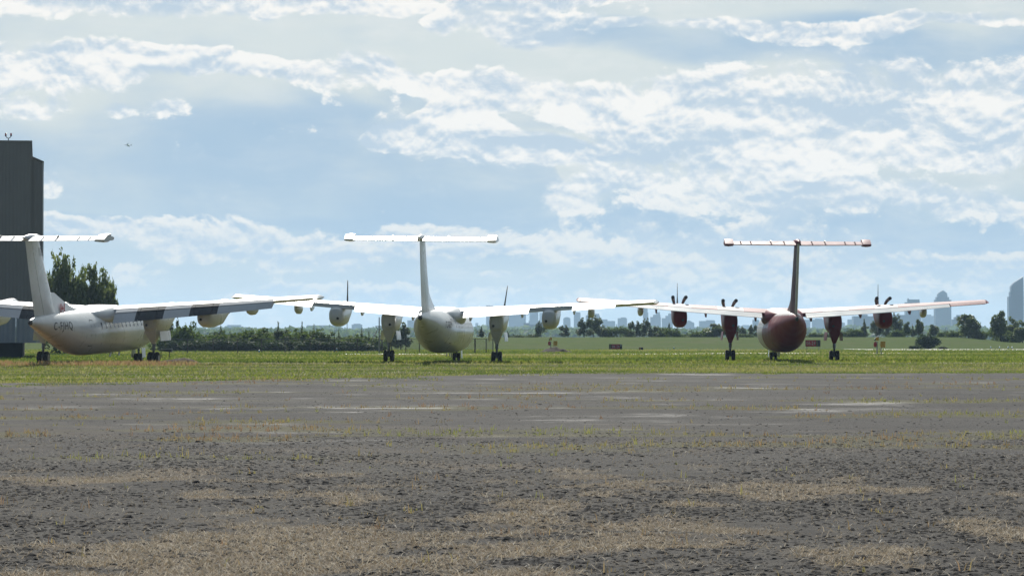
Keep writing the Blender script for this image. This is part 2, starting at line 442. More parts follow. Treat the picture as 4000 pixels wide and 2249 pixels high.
extra = 26                                     # last rows run out to the ragged edge
ax = np.repeat(cols[None], len(rows) + extra, 0); ay = np.zeros_like(ax)
ay[:len(rows)] = rows[:, None]
ey = edge_y(cols)
for k in range(extra): ay[len(rows) + k] = 104 + (ey - 104) * (k + 1) / extra
az = bump_z(ax, ay)
av = np.stack([ax, ay, az], -1).reshape(-1, 3); nx = len(cols)
ii = (np.arange(ax.shape[0] - 1)[:, None] * nx + np.arange(nx - 1)[None]).ravel()
af = np.stack([ii, ii + 1, ii + nx + 1, ii + nx], -1)
sf = straw_field(ax, ay).ravel(); wf = weed_field(ax, ay).ravel()
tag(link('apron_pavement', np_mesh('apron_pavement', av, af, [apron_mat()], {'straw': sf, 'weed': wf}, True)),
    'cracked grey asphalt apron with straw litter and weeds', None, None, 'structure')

# far taxiway strips of pale concrete
M_CONC = simple('pale_concrete', (0.46, 0.44, 0.40), 0.6, 0.15, 0.4)
def strip(name, x0, x1, yc0, yc1, w, lab, seed):
    n = 60; xs = np.linspace(x0, x1, n); yc = np.linspace(yc0, yc1, n)
    wig = (fbm(xs / 5.0 + seed, xs * 0 + seed, 3) - 0.5)
    a = yc - w / 2 + wig * w * 0.5; b = yc + w / 2 + wig * w * 0.4
    v = np.concatenate([np.stack([xs, a, ground_z(xs, a) + 0.05], -1), np.stack([xs, b, ground_z(xs, b) + 0.05], -1)])
    i = np.arange(n - 1); f = np.stack([i, i + 1, i + n + 1, i + n], -1)
    tag(link(name, np_mesh(name, v, f, [M_CONC])), lab, None, None, 'structure')
strip('taxiway', px(860, 312), px(2060, 316), 312, 316, 7.0, 'thin pale concrete taxiway strip behind the parked aircraft', 1)
strip('runway', px(2150, 432), px(2700, 432), 432, 430, 34.0, 'bright pale concrete runway strip in the far grass', 2)
strip('service_road', px(2145, 322), px(2310, 322), 322, 322, 10.0, 'short pale concrete road strip nearer than the runway', 3)

# ------------------------------------------------------------------ loose material on the pavement
def leafy(name, cols, trans=0.45, rough=0.7, spec=0.2):
    """foliage whose colour runs over `cols` with the per-leaf attribute `tint`"""
    m, n, p = material(name)
    t = n.n('ShaderNodeAttribute', attribute_name='tint').outputs['Fac']
    rp = n.n('ShaderNodeValToRGB'); n.t.links.new(t, rp.inputs[0])
    e = rp.color_ramp.elements
    for i, c in enumerate(cols):
        el = e[i] if i < 2 else e.new(i / (len(cols) - 1))
        el.position = i / (len(cols) - 1); el.color = (*c, 1)
    n.t.links.new(rp.outputs[0], p.inputs['Base Color'])
    p.inputs['Roughness'].default_value = rough; p.inputs['Specular IOR Level'].default_value = spec
    tr = n.n('ShaderNodeBsdfTranslucent'); n.t.links.new(rp.outputs[0], tr.inputs[0])
    mx = n.n('ShaderNodeMixShader'); mx.inputs[0].default_value = trans
    n.t.links.new(p.outputs[0], mx.inputs[1]); n.t.links.new(tr.outputs[0], mx.inputs[2])
    n.t.links.new(mx.outputs[0], n.t.nodes['Material Output'].inputs['Surface'])
    return m

def spread(n, y0, y1, margin=1.10, power=1.0):
    """points over the ground seen by the picture, thinning with distance"""
    if power == 1.0: y = y0 * (y1 / y0) ** rng.random(n)
    else: y = y0 + (y1 - y0) * rng.random(n)
    x = (rng.random(n) * 2 - 1) * (0.161 * y * margin + 0.5)
    return x, y

def blades(x, y, z, h, w, lean, tint, curved=True):
    """tapered grass blades, two quads' worth of triangles each"""
    n = len(x); a = rng.random(n) * 2 * np.pi; la = rng.random(n) * 2 * np.pi
    dxn, dyn = np.cos(a) * w * 0.5, np.sin(a) * w * 0.5
    lx, ly = np.cos(la) * lean * h, np.sin(la) * lean * h
    hz = h * np.sqrt(np.clip(1 - lean ** 2, 0.02, 1))
    b = np.stack([x, y, z], -1)
    p0 = b + np.stack([-dxn, -dyn, 0 * x - 0.01], -1); p1 = b + np.stack([dxn, dyn, 0 * x - 0.01], -1)
    mid = b + np.stack([lx * 0.35, ly * 0.35, hz * 0.6], -1)
    p2 = mid + np.stack([dxn, dyn, 0 * x], -1) * 0.75; p3 = mid - np.stack([dxn, dyn, 0 * x], -1) * 0.75
    p4 = b + np.stack([lx, ly, hz], -1)
    v = np.stack([p0, p1, p2, p3, p4], 1).reshape(-1, 3)
    k = np.arange(n)[:, None] * 5
    f = np.concatenate([k + [[0, 1, 2]], k + [[0, 2, 3]], k + [[3, 2, 4]]], 0)
    return v, f, np.repeat(tint, 5)

# broken asphalt and gravel
def rocks(n, y0, y1):
    x, y = spread(n, y0, y1)
    keep = (1 - 0.50 * straw_field(x, y)) * np.clip(fbm(x / 2.2 + 90, y / 3.2, 4) * 2.6 - 0.55, 0.10, 1) * np.where(y > 40, np.clip((56 - y) / 16, 0.12, 1), 1)
    k = rng.random(n) < keep; x, y = x[k], y[k]; n = len(x)
    s = 0.009 + 0.030 * rng.random(n) ** 2.6 + 0.03 * (rng.random(n) > 0.992)
    base = np.array([[1, 0, 0], [.5, .85, .1], [-.55, .8, 0], [-1, 0, .08], [-.45, -.9, 0], [.5, -.8, .05],
                     [.45, .25, .62], [-.35, .4, .72], [-.3, -.4, .6], [.35, -.35, .7]], float)
    v = base[None] * (1 + 0.55 * (rng.random((n, 10, 3)) - 0.5))
    ang = rng.random(n) * 2 * np.pi; c, sn = np.cos(ang), np.sin(ang)
    st = 0.75 + 0.8 * rng.random(n)
    vx = v[..., 0] * st[:, None]; vy = v[..., 1]
    tilt = (rng.random(n) - 0.5) * 0.7
    X = (vx * c[:, None] - vy * sn[:, None]); Yv = (vx * sn[:, None] + vy * c[:, None])
    Z = v[..., 2] * (0.30 + 0.42 * rng.random(n))[:, None] + X * tilt[:, None] * 0.4
    P = np.stack([X * s[:, None] + x[:, None], Yv * s[:, None] + y[:, None], Z * s[:, None] + (bump_z(x, y) - 0.15 * s)[:, None]], -1)
    quad = np.array([[0, 1, 6], [1, 7, 6], [1, 2, 7], [2, 3, 7], [3, 8, 7], [3, 4, 8], [4, 5, 8], [5, 9, 8], [5, 0, 9], [0, 6, 9], [6, 7, 9], [7, 8, 9]])
    f = (np.arange(n)[:, None, None] * 10 + quad[None]).reshape(-1, 3)
    return P.reshape(-1, 3), f, np.repeat(rng.random(n), 10)
def rock_mat():
    m, n, p = material('broken_asphalt')
    t = n.n('ShaderNodeAttribute', attribute_name='tint').outputs['Fac']
    rp = n.n('ShaderNodeValToRGB'); n.t.links.new(t, rp.inputs[0]); rp.color_ramp.interpolation = 'CONSTANT'
    e = rp.color_ramp.elements
    for i, (q, c) in enumerate([(0, (.020, .020, .022)), (.42, (.036, .035, .036)), (.74, (.056, .052, .049)), (.92, (.088, .076, .062)), (.985, (.14, .135, .125)), (.997, (.45, .44, .41))]):
        el = e[i] if i < 2 else e.new(q)
        el.position = q; el.color = (*c, 1)
    n.t.links.new(rp.outputs[0], p.inputs['Base Color']); p.inputs['Roughness'].default_value = 0.95; p.inputs['Specular IOR Level'].default_value = 0.06
    return m
v, f, t = rocks(170000, 19.5, 110)
tag(link('loose_gravel', np_mesh('loose_gravel', v, f, [rock_mat()], {'tint': t})), 'loose chips of broken dark asphalt and gravel on the apron', None, None, 'stuff')

# dead straw lying in drifts
n = 330000
x, y = spread(n, 19.5, 52)
k = rng.random(n) < np.clip(straw_field(x, y) ** 1.3 * 0.62 + 0.05, 0, 1); x, y = x[k], y[k]; n = len(x)
ln = 0.035 + 0.095 * rng.random(n) ** 1.7
v, f, t = blades(x, y, bump_z(x, y) + 0.006, ln, 0.004 + 0.005 * rng.random(n), np.clip(0.93 + 0.075 * rng.random(n) - 0.25 * (rng.random(n) > 0.96), 0, 0.998), rng.random(n) ** 1.2)
M_STRAW = leafy('dead_straw', [(.27, .21, .14), (.43, .35, .245), (.57, .485, .365), (.74, .67, .55)], 0.3)
tag(link('straw_litter', np_mesh('straw_litter', v, f, [M_STRAW], {'tint': t})), 'drifts of dead tan straw lying on the apron', None, None, 'stuff')

# weeds growing through the joints
n = 15000
x, y = spread(n, 20, 128)
k = rng.random(n) < np.clip(weed_field(x, y) * 0.9 + 0.015, 0, 1); x, y = x[k], y[k]
k = y < edge_y(x); x, y = x[k], y[k]
m_ = 5; x = np.repeat(x, m_) + rng.normal(0, .035, len(x) * m_); y = np.repeat(y, m_) + rng.normal(0, .035, len(y) * m_)
patch = np.clip(fbm(x / 5 + 7, y / 5 + 3, 3) * 2.2 - 0.6 + rng.normal(0, .16, len(x)), 0, 1)
h = (0.02 + 0.09 * rng.random(len(x)) ** 3) * (1 + y / 200)
v, f, t = blades(x, y, bump_z(x, y), h, 0.006 + 0.00016 * y, 0.15 + 0.5 * rng.random(len(x)), patch)
M_WEED = leafy('apron_weeds', [(.29, .19, .12), (.32, .25, .13), (.31, .285, .11), (.25, .28, .09)], 0.55)
tag(link('apron_weeds', np_mesh('apron_weeds', v, f, [M_WEED], {'tint': t})), 'sparse yellow green and rusty weeds in the apron cracks', None, None, 'stuff')

# rough grass verge
M_GRASS = leafy('meadow_grass', [(.120, .180, .026), (.192, .258, .036), (.27, .315, .050), (.34, .33, .09), (.52, .50, .35)], 0.5)
n = 68000
y = 94 + 136 * rng.random(n) ** 1.35; x = (rng.random(n) * 2 - 1) * (0.166 * y + 1)
k = y > edge_y(x) - 0.6 - np.clip(fbm(x / 1.6 + 33, y / 5, 3) - 0.46, 0, 1) * np.where(x < 2, 42, 14); x, y = x[k], y[k]
dens_ = fbm(x / 5.0 + 2, y / 2.4 + 4, 4)
k = rng.random(len(x)) < np.clip(0.45 + (dens_ - 0.45) * 3.0, 0.25, 1); x, y = x[k], y[k]
m_ = 4; x = np.repeat(x, m_) + rng.normal(0, .09, len(x) * m_); y = np.repeat(y, m_) + rng.normal(0, .09, len(y) * m_)
row = fbm(x / 16 + 1, y / 2.6 + 6, 3)                       # mowing rows differ in vigour and dryness
tint = np.clip(0.40 + (row - 0.5) * 2.9 + rng.normal(0, .11, len(x)), 0, 1) * np.clip(1 - 0.35 * np.clip((y - 190) / 40, 0, 1), 0, 1)
h = (0.06 + 0.15 * rng.random(len(x)) ** 1.8) * np.clip(0.5 + (row - 0.4) * 2.2, 0.5, 1.3)
ey_ = edge_y(x)
pale = 0.02 + 0.55 * np.exp(-((y - 204 - 3 * np.sin(x / 7)) / 4.5) ** 2) * (fbm(x / 3 + 60, y / 9, 3) > 0.47) + 0.4 * np.exp(-((y - ey_ - 17) / 4.0) ** 2) * (fbm(x / 2.5 + 80, y / 9, 3) > 0.5) * np.clip((2 - x) / 6, 0.1, 1)
tint = np.where(rng.random(len(x)) < pale, 0.97, np.minimum(tint, 0.8))
v, f, t = blades(x, y, ground_z(x, y), h, 0.020 + 0.020 * rng.random(len(x)), 0.35 + 0.55 * rng.random(len(x)), tint)
tag(link('grass_verge', np_mesh('grass_verge', v, f, [M_GRASS], {'tint': t})), 'rough green and yellowed grass along the apron edge', None, None, 'stuff')
n = 130000
y = 205 + 230 * rng.random(n) ** 1.2; x = (rng.random(n) * 2 - 1) * 0.168 * y
row = fbm(x / 26 + 1, y / 9 + 6, 3)
v, f, t = blades(x, y, ground_z(x, y), 0.07 + 0.16 * rng.random(n) ** 2, 0.07 + 0.06 * rng.random(n), 0.2 + 0.6 * rng.random(n), np.clip(0.35 + (row - 0.5) * 2.6 + rng.normal(0, .12, n), 0, 0.80))
tag(link('field_grass', np_mesh('field_grass', v, f, [M_GRASS], {'tint': t})), 'short grass of the field between the aircraft and the rise', None, None, 'stuff')

# taller dead grass left standing in front of the left airliner
n = 7000
x = -33 + 17 * rng.random(n); y = 184 + 9 * rng.random(n)
k = fbm(x / 4 + 15, y / 3 + 44, 3) > 0.45 + 0.3 * np.clip((x + 22) / 6, 0, 1); x, y = x[k], y[k]
v, f, t = blades(x, y, ground_z(x, y), 0.16 + 0.20 * rng.random(len(x)), 0.03 + 0.03 * rng.random(len(x)), 0.15 + 0.5 * rng.random(len(x)), rng.random(len(x)))
M_DRY = leafy('dead_standing_grass', [(.34, .20, .11), (.42, .27, .14), (.44, .34, .17), (.32, .31, .10)], 0.45)
tag(link('dry_grass', np_mesh('dry_grass', v, f, [M_DRY], {'tint': t})), 'strip of reddish dead grass standing in front of the left airliner', None, None, 'stuff')

# ------------------------------------------------------------------ parked four-engined airliners
def paint(name, col, rough=0.28, dirt=0.25, coat=0.35, pattern=None, spec=0.5):
    """gloss paint with weather streaks; `pattern(n, X, Y, Z, col)` may lay a livery over it in the part's own coordinates"""
    m, n, p = material(name)
    co = objco(n)
    sp = n.n('ShaderNodeSeparateXYZ'); n.t.links.new(co, sp.inputs[0]); X, Y, Z = sp.outputs
    nz = n.noise(co, 1.1, 6.0, 0.62)
    st = n.noise(n.xyz(n.mul(X, 3.0), n.mul(Y, 3.0), n.mul(Z, 0.5)), 1.0, 5.0, 0.6)
    base = col
    if pattern: base = pattern(n, X, Y, Z, col)
    # skin panels differ a little in tone
    pn = n.n('ShaderNodeTexVoronoi', voronoi_dimensions='3D', distance='CHEBYCHEV')
    n.put(pn.inputs['Vector'], n.xyz(n.mul(X, .35), n.mul(Y, .8), n.mul(Z, 1.1))); pn.inputs['Scale'].default_value = 1.0; pn.inputs['Randomness'].default_value = .35
    tone = n.n('ShaderNodeSeparateXYZ'); n.t.links.new(pn.outputs['Color'], tone.inputs[0])
    base = n.mix(n.mul(tone.outputs[0], 0.13), base, (0.22, 0.225, 0.23) if min(col) > 0.4 else (0.05, 0.01, 0.012))
    c = n.mix(n.mul(n.lin(nz, 0.42, 0.8), dirt), base, (0.42, 0.42, 0.40) if min(col) > 0.4 else (0.10, 0.05, 0.05))
    c = n.mix(n.mul(n.lin(st, 0.55, 0.8), dirt * 0.7), c, n.mix(0.75, base, (0.12, 0.11, 0.10)) if pattern is None and col == RED else (0.30, 0.30, 0.29))
    n.t.links.new(c, p.inputs['Base Color'])
    n.put(p.inputs['Roughness'], n.lin(nz, 0.2, 0.85, rough - 0.06, rough + 0.14))
    p.inputs['Coat Weight'].default_value = coat; p.inputs['Coat Roughness'].default_value = 0.16; p.inputs['Specular IOR Level'].default_value = spec
    bp = n.n('ShaderNodeBump'); bp.inputs['Strength'].default_value = 0.05; bp.inputs['Distance'].default_value = 0.05
    n.t.links.new(n.noise(co, 2.6, 3.0, 0.5), bp.inputs['Height']); n.t.links.new(bp.outputs[0], p.inputs['Normal'])
    return m
WHITE = (0.74, 0.745, 0.74); RED = (0.215, 0.014, 0.024); BLACK = (0.018, 0.020, 0.028)
def bands_pattern(n, X, Y, Z, col):            # broad black recognition bands across the wing
    ax_ = n.m('ABSOLUTE', X)
    a = n.mul(n.m('GREATER_THAN', ax_, 2.86), n.m('LESS_THAN', ax_, 4.62))
    b = n.mul(n.m('GREATER_THAN', ax_, 6.25), n.m('LESS_THAN', ax_, 8.0))
    return n.mix(n.add(a, b), col, BLACK)
def redwing_pattern(n, X, Y, Z, col):          # red wing with bare white panels over the engines
    ax_ = n.m('ABSOLUTE', X)
    a = n.mul(n.m('GREATER_THAN', ax_, 2.7), n.m('LESS_THAN', ax_, 4.5))
    b = n.mul(n.m('GREATER_THAN', ax_, 6.3), n.m('LESS_THAN', ax_, 7.9))
    return n.mix(n.mul(n.add(a, b), 0.75), (0.24, 0.055, 0.08), (0.42, 0.44, 0.45))
def redbody_pattern(n, X, Y, Z, col):          # maroon rear body, white ahead, jagged paint drips along the top
    j = n.noise(n.xyz(0.0, n.mul(Y, 2.6), 0.0), 1.0, 3.0, 0.7)
    spine = n.m('GREATER_THAN', n.sub(Z, n.mul(j, 0.75)), 2.72)
    spine = n.mul(spine, n.m('GREATER_THAN', Y, -11.6))
    front = n.m('GREATER_THAN', n.add(Y, n.mul(n.sub(Z, 2.0), 0.8)), 1.6)
    c = n.mix(spine, RED, (0.62, 0.58, 0.58))
    return n.mix(front, c, (0.66, 0.66, 0.64))
def fin_pattern(n, X, Y, Z, col):
    s = n.noise(n.xyz(n.mul(Z, 0.3), n.mul(Y, 3.0), 0.0), 1.0, 2.0, 0.5)
    return n.mix(n.m('GREATER_THAN', s, 0.56), (0.06, 0.010, 0.013), (0.14, 0.02, 0.026))
M_WHITE = paint('white_gloss_paint', WHITE)
M_WHITEW = paint('white_wing_paint', WHITE, 0.30, 0.12)
M_BANDW = paint('banded_wing_paint', (0.60, 0.61, 0.63), 0.42, 0.12, 0.0, pattern=bands_pattern, spec=0.35)
M_WHITEL = paint('weathered_white_paint', (0.60, 0.61, 0.63), 0.42, 0.12, 0.0, spec=0.35)
M_RED = paint('maroon_gloss_paint', RED, 0.40, 0.18, 0.0, spec=0.16)
M_REDW = paint('red_wing_paint', RED, 0.46, 0.15, 0.0, pattern=redwing_pattern, spec=0.10)
M_REDB = paint('maroon_body_paint', RED, 0.38, 0.10, 0.0, pattern=redbody_pattern, spec=0.14)
M_REDFIN = paint('maroon_fin_paint', RED, 0.42, 0.12, 0.0, pattern=fin_pattern, spec=0.05)
M_REDTAIL = paint('faded_red_paint', (0.25, 0.085, 0.12), 0.5, 0.10, 0.0, spec=0.12)
M_EDGELIGHT = simple('painted_edge_light', (0.78, 0.76, 0.76), 0.4, 0.1, 2)
M_DARK = simple('dark_metal', (0.045, 0.045, 0.048), 0.45, 0.2, 4)
M_STEEL = simple('landing_gear_steel', (0.22, 0.23, 0.24), 0.4, 0.2, 4, metal=0.5)
M_TYRE = simple('tyre_rubber', (0.020, 0.020, 0.021), 0.85, 0.25, 8)
M_RIM = simple('wheel_rim', (0.30, 0.30, 0.30), 0.45, 0.2, 6)
M_GLASS = simple('dark_window_glass', (0.03, 0.035, 0.04), 0.12, 0.1, 2)
M_BLADE = simple('propeller_blade', (0.05, 0.05, 0.055), 0.38, 0.2, 5)
M_INK = simple('black_lettering', (0.012, 0.012, 0.014), 0.5, 0.1, 5)
M_GREYINK = simple('grey_lettering', (0.23, 0.25, 0.28), 0.5, 0.1, 5)
M_FLAGRED = simple('flag_red', (0.42, 0.02, 0.025), 0.45, 0.1, 5)

def airfoil(n=14, t=0.16, camber=0.02):
    """closed loop from the trailing edge over the top to the nose and back underneath; x 0 nose .. 1 tail"""
    xs = 0.5 * (1 + np.cos(np.linspace(0, np.pi, n)))
    th = 5 * t * (0.2969 * np.sqrt(xs) - 0.126 * xs - 0.3516 * xs ** 2 + 0.2843 * xs ** 3 - 0.1036 * xs ** 4)
    cm = 4 * camber * xs * (1 - xs)
    up = [(x, c + h) for x, c, h in zip(xs, cm, th)]; dn = [(x, c - h) for x, c, h in zip(xs, cm, th)][::-1]
    return up + dn[1:-1]
def cut(prof, a, b):
    """part of an airfoil loop between chord stations a and b (closed blunt)"""
    n = 9; xs = np.linspace(b, a, n)
    half = len(prof) // 2 + 1
    up = sorted(prof[:half]); dn = sorted([prof[0]] + prof[half - 1:])
    u = np.interp(xs, [q[0] for q in up], [q[1] for q in up]); d = np.interp(xs, [q[0] for q in dn], [q[1] for q in dn])
    return [(x, z) for x, z in zip(xs, u)] + [(x, z) for x, z in list(zip(xs, d))[::-1]]

CH0, CH1, SPAN = 3.62, 1.95, 14.17
DIH = 0.063
def chord(x): return CH0 + (CH1 - CH0) * abs(x) / SPAN
def wing_pt(x, c, z, inc=None):
    """chord fraction c, height z (in chords) at span station x -> plane coordinates"""
    ch = chord(x); yq = 0.75 + 0.25 * ch
    if inc is None: inc = R(4.2 - 2.0 * max(0.0, (abs(x) - 8.0) / 6.17))
    dy = -c * ch; dzz = z * ch
    return (x, yq + dy * math.cos(inc) + dzz * math.sin(inc), 3.27 + DIH * abs(x) + dy * math.sin(inc) + dzz * math.cos(inc))
PROF = airfoil(16, 0.165, 0.022)
WBOX = cut(PROF, 0.0, 0.70); WBOX_LONG = cut(PROF, 0.0, 0.785)

BODY = [(11.0, 1.72, .03, .03, .03), (10.85, 1.74, .24, .22, .22), (10.5, 1.80, .50, .46, .46), (9.9, 1.88, .80, .80, .74), (9.2, 1.96, 1.07, 1.12, .98), (8.3, 2.01, 1.27, 1.33, 1.20),
        (7.2, 2.03, 1.38, 1.39, 1.36), (5.0, 2.03, 1.395, 1.395, 1.40), (0.0, 2.03, 1.395, 1.395, 1.40), (-3.2, 2.03, 1.395, 1.395, 1.40), (-4.6, 2.06, 1.375, 1.36, 1.37), (-6.0, 2.12, 1.32, 1.28, 1.25),
        (-7.4, 2.24, 1.20, 1.14, 1.08), (-8.8, 2.40, 1.02, .96, .88), (-10.2, 2.56, .80, .76, .70), (-11.6, 2.70, .55, .54, .50), (-12.7, 2.79, .35, .36, .32), (-13.3, 2.83, .23, .25, .22), (-13.6, 2.85, .15, .17, .15)]
BODY = [(y_ if y_ > -3.3 else -3.2 + (y_ + 3.2) * .92, z_, a_ * (0.93 if y_ > -3 else 0.91), t_, b_) for y_, z_, a_, t_, b_ in BODY]
def body_at(y):
    b = sorted(BODY); q = [np.interp(y, [r[0] for r in b], [r[k] for r in b]) for k in range(1, 5)]
    return q
def body_x(y, z):
    zc, a, t, b = body_at(y); h = (t if z > zc else b)
    return a * math.sqrt(max(0.0, 1 - ((z - zc) / h) ** 2))
def smooth_body():
    ys_ = np.concatenate([np.linspace(11.0, 7.0, 16), np.linspace(6.0, -3.0, 10), np.linspace(-3.6, -12.768, 30)])
    rings = []
    for y in ys_:
        zc, a, t, b = body_at(y)
        rings.append([(a * math.cos(q), y, zc + (t if math.sin(q) > 0 else b) * math.sin(q)) for q in (2 * math.pi * k / 40 for k in range(40))])
    return rings

def text_mesh(body, size, extrude=0.0):
    cu = bpy.data.curves.new('lettering', 'FONT'); cu.body = body; cu.size = size; cu.extrude = extrude
    cu.align_x = 'CENTER'; cu.align_y = 'CENTER'; cu.resolution_u = 3; cu.space_character = 1.12
    ob = bpy.data.objects.new('lettering', cu); COL.objects.link(ob)
    bpy.context.view_layer.update()
    me = bpy.data.meshes.new_from_object(ob.evaluated_get(bpy.context.evaluated_depsgraph_get()))
    bpy.data.objects.remove(ob); bpy.data.curves.remove(cu)
    return me
def lettering(body, size, wide, parent, mat, place, name='registration'):
    """flat letters laid on a curved surface: place(u, v) -> point"""
    me = text_mesh(body, size)
    bm = bmesh.new(); bm.from_mesh(me)
    for v in bm.verts: v.co.x *= wide
    for k in np.linspace(-size, size, 25):
        bmesh.ops.bisect_plane(bm, geom=bm.verts[:] + bm.edges[:] + bm.faces[:], plane_co=(0, k, 0), plane_no=(0, 1, 0))
    for v in bm.verts: v.co = place(v.co.x, v.co.y)
    bm.to_mesh(me); bm.free()
    me.materials.clear(); me.materials.append(mat)
    return link(name, me, parent)

ENG = (3.58, 7.05)
def airliner(label, loc, yaw, pitch, roll, nose_drop, body_m, wing_m, tail_m, fin_m, nac_m, gear_m, flap_deg, flaps, props, stacks, reg=None, flag=False, number=None, doors=True, elev=9.0, ribbed=False, ail=8.0):
    root = empty('airliner', loc); root.rotation_mode = 'ZXY'
    root.rotation_euler = (R(pitch), R(roll), -R(yaw))
    tag(root, label, 'airliner', 'three parked four-engined propeller airliners')
    P = lambda mb, nm, mt, par=root, **k: mb.build(nm, mt, par, **k)
    # body
    f = P(MB().loft(smooth_body()), 'fuselage', body_m)
    P(MB().loft([[(1.30 * s_ * math.copysign(abs(math.cos(q)) ** .6, math.cos(q)), y, 3.02 + (.66 * h_) * math.copysign(abs(math.sin(q)) ** .7, math.sin(q))) for q in (2 * math.pi * k / 24 for k in range(24))]
                 for y, s_, h_ in ((2.7, .5, .35), (2.3, .8, .7), (1.6, 1.05, .95), (0.2, 1.10, 1.0), (-1.2, 1.03, .90), (-2.2, .93, .72), (-3.0, .74, .55), (-3.6, .42, .40))]), 'wing_fairing', wing_m if wing_m is not M_BANDW else M_WHITEW)
    P(MB().loft([[(.140 * r_ * math.cos(q), y, 2.85 + .165 * r_ * math.sin(q)) for q in (2 * math.pi * k / 16 for k in range(16))] for y, r_ in ((-12.75, 1), (-12.88, .86), (-12.95, .55))]), 'tail_cone', M_DARK)
    for s in (1, -1):
        for k in range(13):
            y = 6.6 - 0.80 * k
            z0, z1, hw = 2.26, 2.66, 0.13
            ring = []
            for a_, b_ in ((-hw, z0 + .06), (-hw + .05, z0), (hw - .05, z0), (hw, z0 + .06), (hw, z1 - .06), (hw - .05, z1), (-hw + .05, z1), (-hw, z1 - .06)):
                ring.append((s * (body_x(y + a_, b_) + 0.008), y + a_, b_))
            P(MB().add(ring, [tuple(range(8))]), 'window', M_GLASS, fix=False)
        # cabin door at the rear
        ring = [(s * (body_x(y, z) + .010), y, z) for y, z in ((-4.35, 1.25), (-5.05, 1.25), (-5.05, 1.9), (-5.05, 2.45), (-5.0, 2.85), (-4.4, 2.85), (-4.35, 2.45), (-4.35, 1.9))]
        inner = [(s * (body_x(y, z) + .010), y, z) for y, z in ((-4.39, 1.29), (-5.01, 1.29), (-5.01, 1.9), (-5.01, 2.45), (-4.97, 2.81), (-4.43, 2.81), (-4.39, 2.45), (-4.39, 1.9))]
        P(MB().add(ring + inner, [(i, (i + 1) % 8, 8 + (i + 1) % 8, 8 + i) for i in range(8)]), 'door', M_DARK, fix=False)
    P(MB().add([(s_ * (body_x(y, z) + .01), y, z) for s_, y, z in ((1, 9.35, 2.35), (1, 9.0, 2.85), (1, 9.25, 2.95), (-1, 9.25, 2.95), (-1, 9.0, 2.85), (-1, 9.35, 2.35))], [(0, 1, 2), (3, 4, 5), (0, 2, 3, 5)]), 'windscreen', M_GLASS, fix=False)
    # fin, rudder, dorsal fillet
    FS = [(3.02, -8.15, -11.95, .118), (4.4, -9.15, -12.5, .115), (6.0, -10.25, -13.1, .11), (7.68, -11.3, -13.65, .108)]
    fp = airfoil(12, 1.0, 0.0)
    def fin_ring(z, le, te, t, a, b): return [(q[1] * t * (le - te), le - q[0] * (le - te), z) for q in cut(fp, a, b)]
    P(MB().loft([fin_ring(*q, 0.0, 0.64) for q in FS]), 'fin', fin_m)
    P(MB().loft([fin_ring(*q, 0.655, 1.0) for q in FS]), 'rudder', fin_m)
    if fin_m is M_REDFIN:
        P(MB().loft([[(dx_, te + .03 - k_, z) for dx_, k_ in ((-.085, 0), (.085, 0), (.07, .10), (-.07, .10))] for z, le, te, t in FS], smooth=False), 'rudder_edge_glint', M_EDGELIGHT)  # pale strip added to paint in light caught by the trailing edge
    P(MB().loft([[(x_ * w_, y_ if x_ else y_, z_) for x_, y_ in ((1, yb), (0, ya), (-1, yb), )] for z_, ya, yb, w_ in ((2.9, -3.6, -9.2, .17), (3.38, -3.9, -9.2, .15), (3.8, -6.0, -9.3, .11), (4.55, -8.5, -9.4, .04))], smooth=False), 'dorsal_fin', fin_m)
    # tailplane
    tp = airfoil(12, 0.125, -0.005)
    def tail_pt(x, c, z, el=0.0):
        ch = 2.55 - 0.13 * abs(x); le = -11.30 - 0.05 * abs(x)
        cy, cz = c * ch, z * ch
        if el:
            hy = 0.60 * ch; ry, rz = cy - hy, cz
            cy, cz = hy + ry * math.cos(el) + rz * math.sin(el), -ry * math.sin(el) + rz * math.cos(el)
        return (x, le - cy, 7.76 + cz)
    P(MB().loft([[tail_pt(x, *q) for q in cut(tp, 0.0, 0.59)] for x in np.linspace(-4.72, 4.72, 13)]), 'tailplane', tail_m)
    for s in (1, -1):
        e = P(MB().loft([[tail_pt(s * x, *q, el=R(elev)) for q in cut(tp, 0.605, 1.0)] for x in np.linspace(0.16, 4.15, 9)]), 'elevator', tail_m)
        for x in (0.9, 1.75, 3.05, 3.7):
            a = Vector(tail_pt(s * x, 0.70, 0.055, R(elev)))
            P(MB().loft([[(a.x + dx_ * .035, a.y + dy_, a.z + dz_ * k_ * .30 - .02) for dx_, dz_ in ((-1, 0), (1, 0), (1, 1), (-1, 1))] for dy_, k_ in ((.28, .03), (.1, .11 + .25 * (x == 1.75)), (-.25, .11), (-.42, .03))], smooth=False), 'hinge_fairing', tail_m if x != 1.75 else M_DARK, e)
        P(MB().loft([[tail_pt(s * x, c, z * k_, R(elev)) for c, z in ((.30, .055), (.62, .075), (1.03, .012), (1.03, -.02), (.62, -.07), (.30, -.05))] for x, k_ in ((4.17, 1.5), (4.45, 1.75), (4.725, 1.55))], smooth=False), 'balance_horn', tail_m)
    P(MB().loft([[(.24 * r_ * math.cos(q), y, 7.80 + .22 * r_ * math.sin(q)) for q in (2 * math.pi * k / 14 for k in range(14))] for y, r_ in ((-10.7, .1), (-11.0, .6), (-11.7, 1), (-12.9, .95), (-13.7, .5), (-14.1, .1))]), 'tail_bullet', tail_m)
